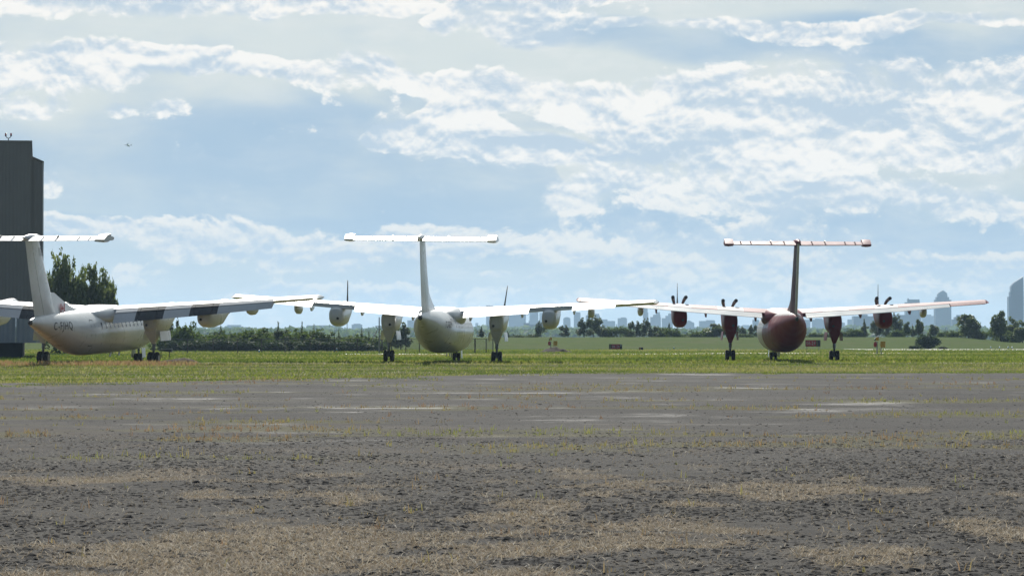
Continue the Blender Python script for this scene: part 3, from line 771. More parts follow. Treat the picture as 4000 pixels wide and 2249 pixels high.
    # wings
    for s in (1, -1):
        xs = [0.9, 2.2, 3.58, 5.3, 7.05, 9.2, 11.4, 13.0, 13.95]
        w = P(MB().loft([[wing_pt(s * x, *q) for q in (WBOX_LONG if ribbed else WBOX)] for x in xs]), 'wing', wing_m)
        P(MB().loft([[wing_pt(s * x, .02 + q[0] * k_, q[1] * t_ ) for q in PROF] for x, k_, t_ in ((13.96, .97, 1.0), (14.08, .93, .8), (14.17, .84, .35))]), 'wing_tip', M_WHITEW if wing_m is not M_REDW else wing_m)
        P(MB().loft([[wing_pt(s * x, .712 + (q[0] - .712) * math.cos(R(ail)) - q[1] * math.sin(R(ail)), (q[0] - .712) * math.sin(R(ail)) + q[1] * math.cos(R(ail))) for q in cut(PROF, 0.79 if ribbed else 0.712, 1.0)] for x in np.linspace(11.46, 13.92, 5)]), 'aileron', wing_m)
        slotted = flap_deg > 25
        def flap_pt(x, c, z, d):
            c0, z0 = (0.80, -0.048) if slotted else ((0.775, -0.010) if ribbed else (0.705, -0.012))
            cc = c0 + 0.03 + (c - c0) * math.cos(d) + z * math.sin(d)
            return wing_pt(s * x, cc, z0 - (c - c0) * math.sin(d) + z * math.cos(d))
        def vane_pt(x, c, z, d=R(15)):
            return wing_pt(s * x, .725 + (c - .70) * math.cos(d) + z * math.sin(d), -.010 - (c - .70) * math.sin(d) + z * math.cos(d))
        for (x0, x1, on) in flaps:
            if not on: continue
            n_ = max(2, int((x1 - x0) / 0.5))
            fl = P(MB().loft([[flap_pt(x, *q, R(flap_deg)) for q in cut(PROF, 0.80 if slotted else (0.775 if ribbed else 0.70), 1.0)] for x in np.linspace(x0, x1, n_)]), 'flap', M_WHITEW if wing_m is M_REDW else wing_m)
            if slotted:
                P(MB().loft([[vane_pt(x, *q) for q in cut(PROF, 0.70, 0.795)] for x in np.linspace(x0, x1, n_)]), 'vane', wing_m, fl)
            if ribbed:
                mb = MB()
                for x in np.arange(x0 + .06, x1, .16):
                    a, b = [Vector(flap_pt(x, c, .030 - .11 * (c - .78), R(flap_deg))) for c in (.80, .99)]
                    a2, b2 = [Vector(flap_pt(x + .075, c, .030 - .11 * (c - .78), R(flap_deg))) for c in (.80, .99)]
                    up = Vector((0, 0, .035))
                    mb.loft([[a, a2, a2 + up, a + up], [b, b2, b2 + up * .6, b + up * .6]], smooth=False)
                o_ = P(mb, 'flap_ribs', M_WHITEW, fl); tag(o_, kind='stuff')
        for x in (1.9, 5.3, 8.7):                # flap hinge arms under the trailing edge
            a = Vector(wing_pt(s * x, .72, -.05))
            P(MB().loft([[(a.x + dx_ * .05, a.y + dy_, a.z - dz_ * k_) for dx_, dz_ in ((-1, 0), (1, 0), (1, 1), (-1, 1))] for dy_, k_ in ((.9, .05), (.2, .26), (-.15, .30), (-.45, .12))], smooth=False), 'flap_hinge', wing_m)
        # fixed landing light / lift dump pod outboard
        a = Vector(wing_pt(s * 9.75, .35, -.075))
        P(MB().loft([[(a.x + .20 * r_ * math.copysign(abs(math.cos(q)) ** .8, math.cos(q)), a.y + dy_, a.z - .20 + .38 * r_ * math.sin(q)) for q in (2 * math.pi * k / 16 for k in range(16))] for dy_, r_ in ((1.3, .2), (1.1, .7), (.6, 1), (-.3, 1), (-.85, .75), (-1.05, .3))]), 'wing_pod', M_WHITEW if wing_m is not M_REDW else M_WHITE)
        # engines
        for k, ex in enumerate(ENG):
            idx = (0 if s < 0 else 2) + (k if s > 0 else 1 - k)          # engines numbered left to right
            x = s * ex; zt = 3.27 + DIH * ex
            bot = 1.92 if k == 0 else 2.28
            st = [(4.15, .34, zt + .24, zt - .36), (3.95, .44, zt + .28, zt - .50), (3.3, .48, zt + .24, zt - .85), (2.3, .50, zt + .18, bot + .12), (1.0, .50, zt + .10, bot), (0.2, .50, zt + .05, bot), (-0.35, .49, zt - .12, bot + .04), (-0.75, .45, zt - .20, bot + .16), (-0.92, .36, zt - .26, bot + .32), (-0.98, .22, zt - .34, bot + .46)]
            nb = MB().loft([[(x + a_ * math.copysign(abs(math.cos(q)) ** .72, math.cos(q)), y, (t_ + b_) / 2 + (t_ - b_) / 2 * math.copysign(abs(math.sin(q)) ** .72, math.sin(q))) for q in (2 * math.pi * j / 28 for j in range(28))] for y, a_, t_, b_ in st])
            nac = P(nb, 'nacelle', nac_m)
            P(MB().tube([(x - s * .16, -0.80, bot + .52), (x - s * .16, -1.03, bot + .52)], .085, 10), 'vent', M_DARK, nac)
            P(MB().loft([[(x + .27 * math.cos(q), y, zt - .55 + h_ * math.sin(q)) for q in (2 * math.pi * j / 14 for j in range(14))] for y, h_ in ((4.22, .16), (3.7, .24))]), 'air_intake', M_DARK, nac)
            if idx in stacks:
                for d in (-1, 1):
                    P(MB().tube([(x + d * .30, 2.7, zt + .30), (x + d * .38, 2.2, zt + .52), (x + d * .44, 1.2, zt + .66), (x + d * .45, .9, zt + .67)], [.09, .115, .125, .125], 12), 'exhaust_stack', M_DARK, nac)
            hub = Vector((x, 4.55, zt))
            pr = P(MB().loft([[(hub.x + r_ * math.cos(q), y, hub.z + r_ * math.sin(q)) for q in (2 * math.pi * j / 14 for j in range(14))] for y, r_ in ((4.12, .26), (4.5, .25), (4.8, .18), (5.0, .06))]), 'propeller' if idx in props else 'propeller_hub', M_DARK)
            if idx in props:
                for j in range(4):
                    t = R(props[idx] + 90 * j); d = Vector((math.sin(t), 0, math.cos(t))); e = Vector((math.cos(t), 0, -math.sin(t)))
                    rings = []
                    for r_, c_, th_, tw in ((.2, .16, .13, 74), (.45, .20, .10, 78), (.8, .30, .06, 82), (1.25, .32, .045, 84), (1.55, .28, .035, 85), (1.68, .18, .025, 86), (1.715, .06, .015, 86)):
                        ca, sa = math.cos(R(tw)), math.sin(R(tw)); o = hub + d * r_
                        rings.append([o + (e * ca + Vector((0, 1, 0)) * sa) * (c_ * .42 * math.cos(q)) + (e * -sa + Vector((0, 1, 0)) * ca) * (th_ / 2 * math.sin(q)) for q in (2 * math.pi * i / 8 for i in range(8))])
                    P(MB().loft(rings), 'blade', M_BLADE, pr)
        # main gear under the inner nacelle
        x = s * ENG[0]; zb = 1.92
        g = P(MB().tube([(x, 0.05, 1.35), (x, 0.0, .95)], .105, 12).tube([(x, 0.0, 1.0), (x, 0.0, .36)], .078, 12).tube([(x - .33, 0, .37), (x + .33, 0, .37)], .055, 10)
              .tube([(x, .06, .75), (x, .75, 1.9)], .045, 8).tube([(x, -.06, .55), (x, -.22, .78), (x, -.06, 1.0)], .028, 6), 'main_gear', M_STEEL)
        P(MB().loft([[(x + a_ * c_, y_ + b_ * d_, z_) for c_, d_ in ((-1, -1), (1, -1), (1, 1), (-1, 1))] for z_, a_, b_, y_ in ((zb + .35, .38, .7, -.1), (zb - .02, .33, .55, -.1), (1.38, .15, .17, 0.0), (1.26, .11, .12, 0.0))], smooth=False), 'strut_fairing', gear_m, g)
        for d in (-1, 1):
            wheel(P, x + d * .215, 0.0, .385, .385, .125, g, s)
            if doors:
                ring = lambda y_, o_: [(x + d * (.46 + .10 * math.sin(q) + o_ * math.cos(q)), y_, zb + .12 - .52 * q) for q in np.linspace(0, 1.15, 7)]
                mb = MB(); A = [ring(y_, 0) for y_ in (1.9, .9, -.35)]; B = [ring(y_, .03) for y_ in (1.9, .9, -.35)]
                mb.loft([a_ + b_[::-1] for a_, b_ in zip(A, B)]); P(mb, 'gear_door', nac_m, g)
    # nose gear
    ng = P(MB().tube([(0, 8.5, 1.2), (0, 8.4, .31 - nose_drop)], .07, 10).tube([(-.22, 8.4, .31 - nose_drop), (.22, 8.4, .31 - nose_drop)], .04, 8).tube([(0, 8.45, .7), (0, 7.7, 1.1)], .035, 6), 'nose_gear', M_STEEL)
    for d in (-1, 1): wheel(P, d * .16, 8.4, .31 - nose_drop, .31, .095, ng, d)
    for d in (-1, 1):
        P(MB().loft([[(d * (.32 + q * .05) + o_, 8.0 + .75 * k_, .86 - q * .62 - nose_drop * .5) for o_, k_ in ((0, 0), (.025, 0), (.025, 1), (0, 1))] for q in (0, 1)], smooth=False), 'nose_gear_door', M_WHITEW)
    for y in (2.6, 4.4):                          # belly aerials
        P(MB().loft([[(a_ * .02, y - b_ * .14 - z_, .66 - z_) for a_, b_ in ((-1, 1), (1, 1), (1, -1), (-1, -1))] for z_ in (0, .28)], smooth=False), 'aerial', M_WHITEW)
    if reg:
        y0, z0, size, wide = reg[1]
        lettering(reg[0], size, wide, root, M_INK, lambda u, v: (body_x(y0 + u, z0 + v) + .012, y0 + u, z0 + v))
        lettering(reg[0], size, wide, root, M_INK, lambda u, v: (-body_x(y0 - u, z0 + v) - .012, y0 - u, z0 + v))
    if flag:
        fl = MB()
        for s in (1, -1):
            X_ = s * .155
            pt = lambda u, v: (X_, -7.35 + u * .8, 3.58 + v * .8)
            for u0, u1 in ((-.50, -.26), (.26, .50)):
                fl.add([pt(u0, -.36), pt(u1, -.36), pt(u1, .36), pt(u0, .36)], [(0, 1, 2, 3)])
            leaf = [(0, .27), (.06, .15), (.12, .18), (.10, .02), (.19, .10), (.21, .05), (.25, .04), (.21, -.06), (.10, -.12), (.02, -.11), (.02, -.26), (-.02, -.26), (-.02, -.11), (-.10, -.12), (-.21, -.06), (-.25, .04), (-.21, .05), (-.19, .10), (-.10, .02), (-.12, .18), (-.06, .15)]
            fl.add([pt(u, v) for u, v in leaf], [tuple(range(len(leaf)))])
        P(fl, 'flag', M_FLAGRED, fix=False)
    if number:
        for s in (1, -1):
            lettering(number, .72, .8, root, M_GREYINK, lambda u, v: (s * (.145 - .02 * v), -11.3 + s * u - .33 * v, 6.95 + v), 'tail_number')
    return root
def wheel(P, x, y, z, r, hw, par, s):
    prof = [(-hw, r * .55), (-hw, r * .82), (-hw * .8, r * .95), (-hw * .35, r), (hw * .35, r), (hw * .8, r * .95), (hw, r * .82), (hw, r * .55)]
    P(MB().loft([[(x + a, y + b * math.cos(q), z + b * math.sin(q)) for q in (2 * math.pi * k / 24 for k in range(24))] for a, b in prof], caps=True), 'tyre', M_TYRE, par)
    P(MB().loft([[(x + a, y + b * math.cos(q), z + b * math.sin(q)) for q in (2 * math.pi * k / 16 for k in range(16))] for a, b in ((-hw - .012, r * .2), (-hw - .012, r * .5), (hw + .012, r * .5), (hw + .012, r * .2))]), 'rim', M_RIM, par)

FLAPS_ALL = ((1.5, 3.05, 1), (3.07, 4.15, 1), (4.17, 6.50, 1), (6.52, 7.6, 1), (7.62, 11.40, 1))
FLAPS_MID = ((1.5, 5.75, 1), (5.8, 8.6, 0), (8.6, 11.40, 1))
airliner('white airliner with black wing bands, maple leaf flag and registration C-FJHQ',
         (px(247.5, 198), 198, 0), 10.5, 1.6, 0.0, 0.22, M_WHITE, M_BANDW, M_WHITEL, M_WHITE, M_WHITE, M_WHITE, 34.0, FLAPS_ALL, {}, (), ('C-FJHQ', (-9.1, 2.56, .66, 1.02)), True, '103', True)
airliner('plain white airliner parked in the middle with sun glaring off its wings',
         (px(1113.5, 210), 210, 0), 5.2, 0.0, 0.8, 0.0, M_WHITE, M_WHITEW, M_WHITEW, M_WHITE, M_WHITE, M_WHITE, 7.0, FLAPS_MID, {0: 0.0, 2: 8.0}, (), ('C-GCPY', (-6.3, 2.45, .62, .92)))
airliner('maroon and white airliner with dark red engines, nearest the skyline towers',
         (px(1967.5, 219), 219, 0), 0.6, 0.0, 0.3, 0.0, M_REDB, M_REDW, M_REDTAIL, M_REDFIN, M_RED, M_RED, 9.0, ((1.5, 11.40, 1),), {0: 0.0, 3: 0.0}, (0, 1, 3), ribbed=True, ail=-3.0)

# ------------------------------------------------------------------ hangar on the left
M_CLAD = simple('charcoal_cladding', (0.30, 0.285, 0.28), 0.6, 0.06, 0.6, spec=0.3)
M_CLAD2 = simple('blue_grey_cladding', (0.40, 0.42, 0.46), 0.55, 0.08, 0.6, spec=0.3)
M_CLAD3 = simple('pale_grey_cladding', (0.62, 0.61, 0.60), 0.55, 0.06, 0.6, spec=0.3)
M_TRIM = simple('pale_flashing', (0.75, 0.75, 0.75), 0.4, 0.08, 1)
M_BASE = simple('dark_foundation', (0.030, 0.033, 0.030), 0.9, 0.3, 2)
HY = 262.0
def hz(v, Y=HY): return 1.6 + (850 - v) * Y / F
def corrugated(x0, x1, y, z0, ztop, pitch=0.30, depth=0.012):
    """ribbed sheet wall facing -y; ztop is a function of x"""
    xs = []; k = 0; x = x0
    while x < x1 - 1e-6:
        for t, d in ((0, 0), (.35, 0), (.5, 1), (.85, 1)):
            if x + t * pitch < x1: xs.append((x + t * pitch, d))
        x += pitch
    xs.append((x1, 0)); mb = MB(); n = len(xs)
    v = [(a, y - d * depth, z0) for a, d in xs] + [(a, y - d * depth, ztop(a)) for a, d in xs]
    mb.add(v, [(i, i + 1, n + i + 1, n + i) for i in range(n - 1)])
    return mb
hang = tag(empty('hangar', (px(60, HY), HY, 0)), 'tall charcoal metal-clad hangar with a stepped roof behind the left airliner', 'hangar')
hang.rotation_euler = (0, 0, R(8.45))
ox = px(60, HY)
X0, X1, X2 = px(-420, HY) - ox, px(78, HY) - ox, px(105.5, HY) - ox
zt0, zs0, zs1, zl, zb_ = hz(357), hz(395), hz(408), hz(778), hz(862)
def HP(mb, nm, m, **k): return mb.build(nm, m, hang, **k)
HP(corrugated(X0, X1, 0.0, zl, lambda x: zt0), 'wall', M_CLAD, fix=False)
HP(MB().box(X0, X1 - .01, .01, 40, zl, zt0 - .02), 'main_block', M_CLAD)
HP(corrugated(X1 + .01, X2, 0.35, zl, lambda x: zs0 + (zs1 - zs0) * (x - X1) / (X2 - X1)), 'side_wall', M_CLAD, fix=False)
mb = MB(); mb.loft([[(X1, y, zl), (X2 - .01, y, zl), (X2 - .01, y, zs1 - .02), (X1, y, zs0 - .02)] for y in (.36, 39.6)], smooth=False); HP(mb, 'side_block', M_CLAD)
HP(MB().box(X0, X1 + .06, -.06, 40.1, zt0, zt0 + .12), 'roof_flashing', M_CLAD)
HP(MB().box(X2, X2 + .10, .25, .45, zl, zs1 + .02), 'corner_trim', M_TRIM)
HP(MB().box(X1, X1 + .05, -.08, 0.0, zs0, zt0), 'corner_trim', M_CLAD)
mb = MB(); mb.loft([[(X1 + .05, y, zs0), (X2 + .12, y, zs1), (X2 + .12, y, zs1 + .10), (X1 + .05, y, zs0 + .10)] for y in (.2, 39.8)], smooth=False); HP(mb, 'roof', M_CLAD)
xl = px(92, HY) - ox; xr = px(110, HY) - ox
w_ = (xl - X0) / 10
for k in range(10):
    HP(corrugated(X0 + k * w_, X0 + (k + 1) * w_ - .02, -.05, zb_, lambda x: zl - .02, .42, .04), 'lower_panel', M_CLAD2, fix=False)
HP(MB().box(xl, xr, -.06, 12, zb_, zl - .02), 'end_panel', M_CLAD3)
HP(MB().box(X0, px(57, HY) - ox, .4, 38, -.3, zb_), 'foundation', M_BASE)
# roof obstruction lights
RY = HY + 1.5
lt = tag(empty('obstruction_light', (px(20, RY), RY, zt0 + .12)), 'twin red obstruction light on a forked pole on the hangar roof', 'warning light')
M_REDGLASS = simple('red_lamp_glass', (0.42, 0.10, 0.08), 0.25, 0.1, 4)
MB().tube([(0, 0, 0), (0, 0, .30)], .035, 8).tube([(0, 0, .27), (-.16, 0, .36), (-.22, 0, .46)], .03, 8).tube([(0, 0, .27), (.16, 0, .36), (.22, 0, .46)], .03, 8).build('pole', M_DARK, lt)
for d in (-1, 1):
    MB().tube([(d * .22, 0, .44), (d * .22, 0, .53)], .075, 10).build('lamp_base', M_DARK, lt)
    MB().loft([[(d * .22 + r_ * math.cos(q), r_ * math.sin(q), z_) for q in (2 * math.pi * k / 12 for k in range(12))] for z_, r_ in ((.53, .075), (.62, .08), (.69, .06), (.72, .02))]).build('lamp', M_REDGLASS, lt)

# ------------------------------------------------------------------ chain-link fence
FY = 338.0
fx0, fx1 = px(400, FY), px(1241, FY)
M_POST = simple('weathered_fence_post', (0.075, 0.07, 0.065), 0.7, 0.2, 3)
M_WIRE = simple('galvanised_wire', (0.20, 0.20, 0.20), 0.55, 0.1, 3, metal=0.3)
fen = tag(empty('chain_link_fence', (fx0, FY, 0)), 'low chain link fence on dark posts in front of the bushes', 'fence')
L_ = fx1 - fx0; H_ = 1.48
cols_ = [472, 536, 597, 658, 717, 780, 841, 899, 961, 1021, 1055, 1091, 1135, 1195, 1223, 1240]
def gz(x, y): return float(ground_z(x, y))
post = None
for u in cols_:
    x = px(u, FY)
    r_ = .05 if u not in (670, 961, 1195) else .075
    me = MB().tube([(0, 0, -.2), (0, 0, H_ + .05)], r_, 8).loft([[(r_ * 1.3 * a_ * k_, r_ * 1.3 * b_ * k_, H_ + .05 + z_) for a_, b_ in ((-1, -1), (1, -1), (1, 1), (-1, 1))] for z_, k_ in ((0, 1), (.05, .6))], smooth=False)
    me.build('post', M_POST, fen, (x - fx0, 0, gz(x, FY)))
MB().tube([(0, 0, H_), (L_, 0, H_ + .03)], .026, 6).build('top_rail', M_WIRE, fen)
wv = []; wf_ = []
st = .13; m_ = int((L_ + H_) / st); wd = .0045
for k in range(m_):
    for sgn in (1, -1):
        a = k * st; p0, p1 = [a - H_, 0.02], [a, H_]
        if p0[0] < 0: p0 = [0, 0.02 - p0[0] + 0.0]
        if p1[0] > L_: p1 = [L_, H_ - (p1[0] - L_)]
        if p1[0] - p0[0] < .02: continue
        q0, q1 = (p0, p1) if sgn > 0 else ([p0[0], H_ - p0[1] + .02], [p1[0], H_ - p1[1] + .02])
        b = len(wv); wv += [(q0[0] - wd, .03, q0[1]), (q0[0] + wd, .03, q0[1]), (q1[0] + wd, .03, q1[1]), (q1[0] - wd, .03, q1[1])]; wf_.append((b, b + 1, b + 2, b + 3))
tag(link('wire_mesh', np_mesh('wire_mesh', wv, wf_, [M_WIRE]), fen), kind='stuff')

# ------------------------------------------------------------------ pole with solar panel
Y_ = 343.0; S_ = Y_ / F
so = tag(empty('solar_pole', (px(954, Y_), Y_, 0)), 'thin grey pole with a tilted white solar panel and crossarm by the fence', 'pole')
M_POLE = simple('grey_galvanised_pole', (0.33, 0.33, 0.33), 0.5, 0.12, 3)
MB().tube([(0, 0, -.2), (0, 0, 3.85)], [.085, .06], 10).build('pole', M_POLE, so)
MB().box(-.42, .42, -.04, .04, 2.82, 2.90).tube([(-.38, 0, 2.82), (0, 0, 2.42)], .03, 6).tube([(.38, 0, 2.82), (0, 0, 2.42)], .03, 6).build('crossarm', M_DARK, so)
MB().loft([[(-.80, y_ * .4 - .1, 1.32), (-.74, y_ * .4 - .1, 1.28), (-.22, y_ * .4 - .1, 2.38), (-.28, y_ * .4 - .1, 2.42)] for y_ in (-1, 1)], smooth=False).build('solar_panel', M_TRIM, so)
MB().tube([(0, 0, 1.7), (-.5, -.1, 1.85)], .03, 6).tube([(0, 0, 1.95), (.55, 0, 1.35)], .035, 6).build('bracket', M_DARK, so)
MB().box(.07, .30, -.1, .1, 1.30, 1.55).build('control_box', M_POLE, so)

# ------------------------------------------------------------------ airfield signs
M_SIGNRED = simple('sign_red', (0.55, 0.030, 0.040), 0.45, 0.1, 3)
M_SIGNBLK = simple('sign_black', (0.022, 0.023, 0.026), 0.5, 0.1, 3)
M_SIGNYEL = simple('sign_yellow_faded', (0.16, 0.13, 0.035), 0.5, 0.1, 3)
M_SIGNWHT = simple('sign_white', (0.62, 0.58, 0.58), 0.5, 0.06, 3)
M_AMBER = simple('amber_housing', (0.78, 0.40, 0.02), 0.5, 0.12, 3)
def runway_sign(u, v0, v1, w_px, Y, lab, flip, legs):
    S = Y / F; w = w_px * S; z0 = 1.6 + (850 - v1) * S; h = (v1 - v0) * S; x = px(u, Y)
    g = gz(x, Y)
    r = tag(empty('runway_sign', (x, Y, g)), lab, 'airport sign', 'red runway holding signs')
    z0 -= g
    MB().box(-w / 2, w / 2, 0, .16, z0, z0 + h).build('cabinet', M_SIGNBLK, r)
    a, b = (-w / 2 + .20 * w, w / 2 - .17 * w) if not flip else (-w / 2 + .03 * w, w / 2 - .30 * w)
    MB().box(a, b, -.012, -.002, z0 + .03, z0 + h - .03).build('red_panel', M_SIGNRED, r)
    me = text_mesh('06-24', h * .74)
    t = link('lettering', me, r); me.materials.clear(); me.materials.append(M_SIGNWHT)
    t.rotation_euler = (R(90), 0, 0); t.location = ((a + b) / 2, -.018, z0 + h * .5)
    bb = [v.co.x for v in me.vertices]; k = (b - a) * .86 / (max(bb) - min(bb)); t.scale = (k, 1, 1)
    if not flip:
        MB().box(-w / 2 + .04 * w, a - .03 * w, -.012, -.002, z0 + .05, z0 + h - .05).build('yellow_panel', M_SIGNYEL, r)
        MB().box(b + .04 * w, b + .12 * w, -.012, -.002, z0 + h * .62, z0 + h - .05).build('white_mark', M_SIGNWHT, r)
    else:
        MB().box(b + .02 * w, b + .12 * w, -.012, -.002, z0 + .05, z0 + h - .05).build('yellow_panel', M_SIGNYEL, r)
    for d in (-1, 1):
        MB().box(d * w * .40 - .025, d * w * .40 + .025, .05, .11, -.2, z0).build('leg', M_POST if d < 0 else M_POLE, r)
    return r
runway_sign(1548.5, 865.2, 877.8, 33, 418, 'red runway sign reading 06-24 with the black end beside a white mark', False, 1)
runway_sign(2045, 855, 871.3, 37.5, 352, 'red runway sign reading 06-24 on two legs right beside the maroon airliner', True, 1)

def guard_light(u, v_top, v_bot, Y, lab):
    S = Y / F; x = px(u, Y); g = gz(x, Y); H = (v_bot - v_top) * S
    r = tag(empty('guard_light', (x, Y, g)), lab, 'signal post', 'amber signal posts with red discs')
    k = H / 46.0                                 # heights given in units of the second post's picture size
    zz = lambda q: H - q * k
    MB().box(-.05, .05, -.05, .05, -.2, zz(12)).build('post', M_POLE, r)
    MB().box(9.2 * k, 11.2 * k, -.03, .03, -.2, zz(26)).build('thin_post', M_POLE, r)
    MB().box(-.06, 9.5 * k, -.025, .025, zz(31) - .04, zz(31)).build('crossbar', M_POLE, r)
    n = 12
    cx, cz, ra, rb = -4.6 * k, zz(19), 4.0 * k, 7.2 * k
    MB().loft([[(cx + ra * math.cos(q), y_, cz + rb * math.sin(q)) for q in (2 * math.pi * (i + .5) / n for i in range(n))] for y_ in (-.10, -.06)], smooth=False).build('red_disc', M_SIGNRED, r)
    MB().box(8.2 * k, 20.5 * k, -.11, -.05, zz(26.5), zz(11.5)).build('amber_board', M_AMBER, r)
    MB().loft([[(0.2 * k + a_ * 3.6 * k, -.1 + b_ * .12, zz(9.5) + c_) for a_, b_ in ((-1, -1), (1, -1), (1, 1), (-1, 1))] for c_ in (0, 8.5 * k)], smooth=False).build('lamp_housing', M_AMBER, r)
    MB().tube([(-4.6 * k, -.05, zz(7.5)), (-4.6 * k, .18, zz(7.0))], 2.3 * k, 10).build('lamp', M_DARK, r)
    MB().loft([[(-5.5 * k, -.05 + y_, zz(4.6)), (-3.0 * k, -.05 + y_, zz(5.2)), (5.0 * k, -.05 + y_, zz(-3.6)), (4.2 * k, -.05 + y_, zz(-4.0))] for y_ in (0, .22)], smooth=False).build('lamp_hood', M_TRIM, r)
    return r
guard_light(1385.5, 847.5, 884.5, 372, 'amber signal post with a red disc standing above the dirt mound')
guard_light(2206, 847, 893.5, 294, 'amber signal post with a red disc under the maroon airliner right wing')

# small marker box and edge lights
Y_ = 405; x = px(1612.5, Y_)
mk = tag(empty('marker_box', (x, Y_, gz(x, Y_))), 'small dark marker box with an orange face on the green rise', 'marker')
MB().box(-.28, .28, -.1, .15, .12, .42).build('box', M_SIGNBLK, mk); MB().box(-.20, -.06, -.125, -.105, .14, .36).build('orange_face', M_AMBER, mk)
for d in (-1, 1): MB().box(d * .2 - .02, d * .2 + .02, 0, .04, -.1, .12).build('leg', M_POLE, mk)
M_BLUE = simple('blue_lamp_glass', (0.05, 0.30, 0.50), 0.2, 0.1, 4); M_CAP = simple('white_lamp_cap', (0.75, 0.8, 0.82), 0.3, 0.05, 4)
edge = [(1695, 878, 398, 'blue taxiway edge light alone on the rise below the red-tailed wing'), (847, 880, 345, 'blue edge light between two fence posts near the left bushes'), (835.5, 884, 352, None), (652, 890, 318, 'blue edge light in the grass below the banded wing tip'),
        (2492, 879, 425, 'blue edge light at the left end of the row by the runway'), (2514, 879, 425, 'blue edge light second in the row by the runway'), (2536, 879, 425, 'blue edge light third in the row by the runway'), (2546, 879, 425, 'blue edge light at the right end of the row by the runway')]
for u, v, Y, lab in edge:
    if not lab: continue
    x = px(u, Y); e = tag(empty('edge_light', (x, Y, gz(x, Y))), lab, 'light', 'blue taxiway edge lights')
    MB().tube([(0, 0, -.1), (0, 0, .26)], .035, 8).build('stem', M_AMBER, e)
    MB().loft([[(r_ * math.cos(q), r_ * math.sin(q), z_) for q in (2 * math.pi * k / 10 for k in range(10))] for z_, r_ in ((.26, .07), (.36, .085), (.42, .06))]).build('lens', M_BLUE, e)
    MB().loft([[(r_ * math.cos(q), r_ * math.sin(q), z_) for q in (2 * math.pi * k / 10 for k in range(10))] for z_, r_ in ((.42, .07), (.47, .06), (.49, .02))]).build('cap', M_CAP, e)

# flat dark wedge board lying by the left airliner's right wheels
Y_ = 262; x = px(416, Y_)
wb = tag(empty('wedge_board', (x, Y_, 0)), 'flat dark wedge board with a white top edge by the left airliner', 'marker board')
MB().loft([[(-.52, y_, .56), (.56, y_, .44), (.56, y_, .70), (-.52, y_, .64)] for y_ in (-.35, .35)], smooth=False).build('board', M_SIGNBLK, wb)
MB().loft([[(-.53, y_, .645), (.57, y_, .705), (.57, y_, .735), (-.53, y_, .675)] for y_ in (-.36, .36)], smooth=False).build('white_edge', M_TRIM, wb)
for d in (-1, 1): MB().box(d * .35 - .03, d * .35 + .03, -.03, .03, -.1, .5).build('leg', M_POST, wb)

# dirt mound
M_DIRT = simple('bare_earth', (0.075, 0.056, 0.038), 0.95, 0.35, 2.5, spec=0.1, bump=0.6)
def mound(u, Y, w, d, h, lab, seed, name='dirt_mound', mat=None):
    n = 40; xs = np.linspace(-1, 1, n); X, Yy = np.meshgrid(xs, xs)
    r2 = X ** 2 + Yy ** 2
    z = h * np.clip(1 - r2, 0, 1) ** 1.3 * (0.35 + 1.3 * fbm(X * 3 + seed, Yy * 2 + seed, 4)) - 0.03
    x0 = px(u, Y)
    v = np.stack([X * w / 2, Yy * d / 2, z], -1).reshape(-1, 3)
    i = (np.arange(n - 1)[:, None] * n + np.arange(n - 1)[None]).ravel(); f = np.stack([i, i + 1, i + n + 1, i + n], -1)
    o = link(name, np_mesh(name, v, f, [mat or M_DIRT], smooth=True), None, (x0, Y, gz(x0, Y))); tag(o, lab, 'mound'); return o
mound(1399, 362, 4.6, 4, .50, 'low mound of bare brown earth below the amber signal post', 3)
mound(450, 205, 3.2, 3.0, .34, 'small brown heap of dead grass right of the left airliner wheels', 8)

# ------------------------------------------------------------------ trees and bushes
def leaf_mesh(name, clumps, n, size, mats, seed, up=0.0, shoots=0, hollow=0.45):
    """leaf-sized faces through a set of ellipsoidal clumps"""
    g = np.random.default_rng(seed)
    C = np.array([c[0] for c in clumps]); S = np.array([c[1] for c in clumps]); wts = S.prod(1) ** 0.75; wts /= wts.sum()
    k = g.choice(len(clumps), n, p=wts)
    d = g.normal(size=(n, 3)); d /= np.linalg.norm(d, axis=1)[:, None]
    r = (hollow + (1 - hollow) * g.random(n)) ** 0.6
    lump = 0.62 + 0.75 * fbm(d[:, 0] * 2.2 + k * 3.1 + 9, d[:, 2] * 2.2 + d[:, 1] * 1.7 + k, 4)
    c = C[k] + d * S[k] * (r * lump)[:, None]
    nrm_ = g.normal(size=(n, 3)) + d * 0.9; nrm_ /= np.linalg.norm(nrm_, axis=1)[:, None]
    a = np.cross(nrm_, g.normal(size=(n, 3))); a /= np.linalg.norm(a, axis=1)[:, None]; b = np.cross(nrm_, a)
    a[:, 2] += up; s = size * (0.55 + 0.9 * g.random(n))[:, None]
    v = np.stack([c - a * s, c + b * s * .55, c + a * s, c - b * s * .55], 1).reshape(-1, 3)
    f = np.arange(n)[:, None] * 4 + np.arange(4)[None]
    inner = np.clip(1 - r, 0, 1)
    tint = np.clip(0.5 + g.normal(0, .2, n) + (g.random(len(clumps))[k] - .5) * .5, 0, 1)
    return np_mesh(name, v, f, mats, {'tint': np.repeat(tint, 4)})
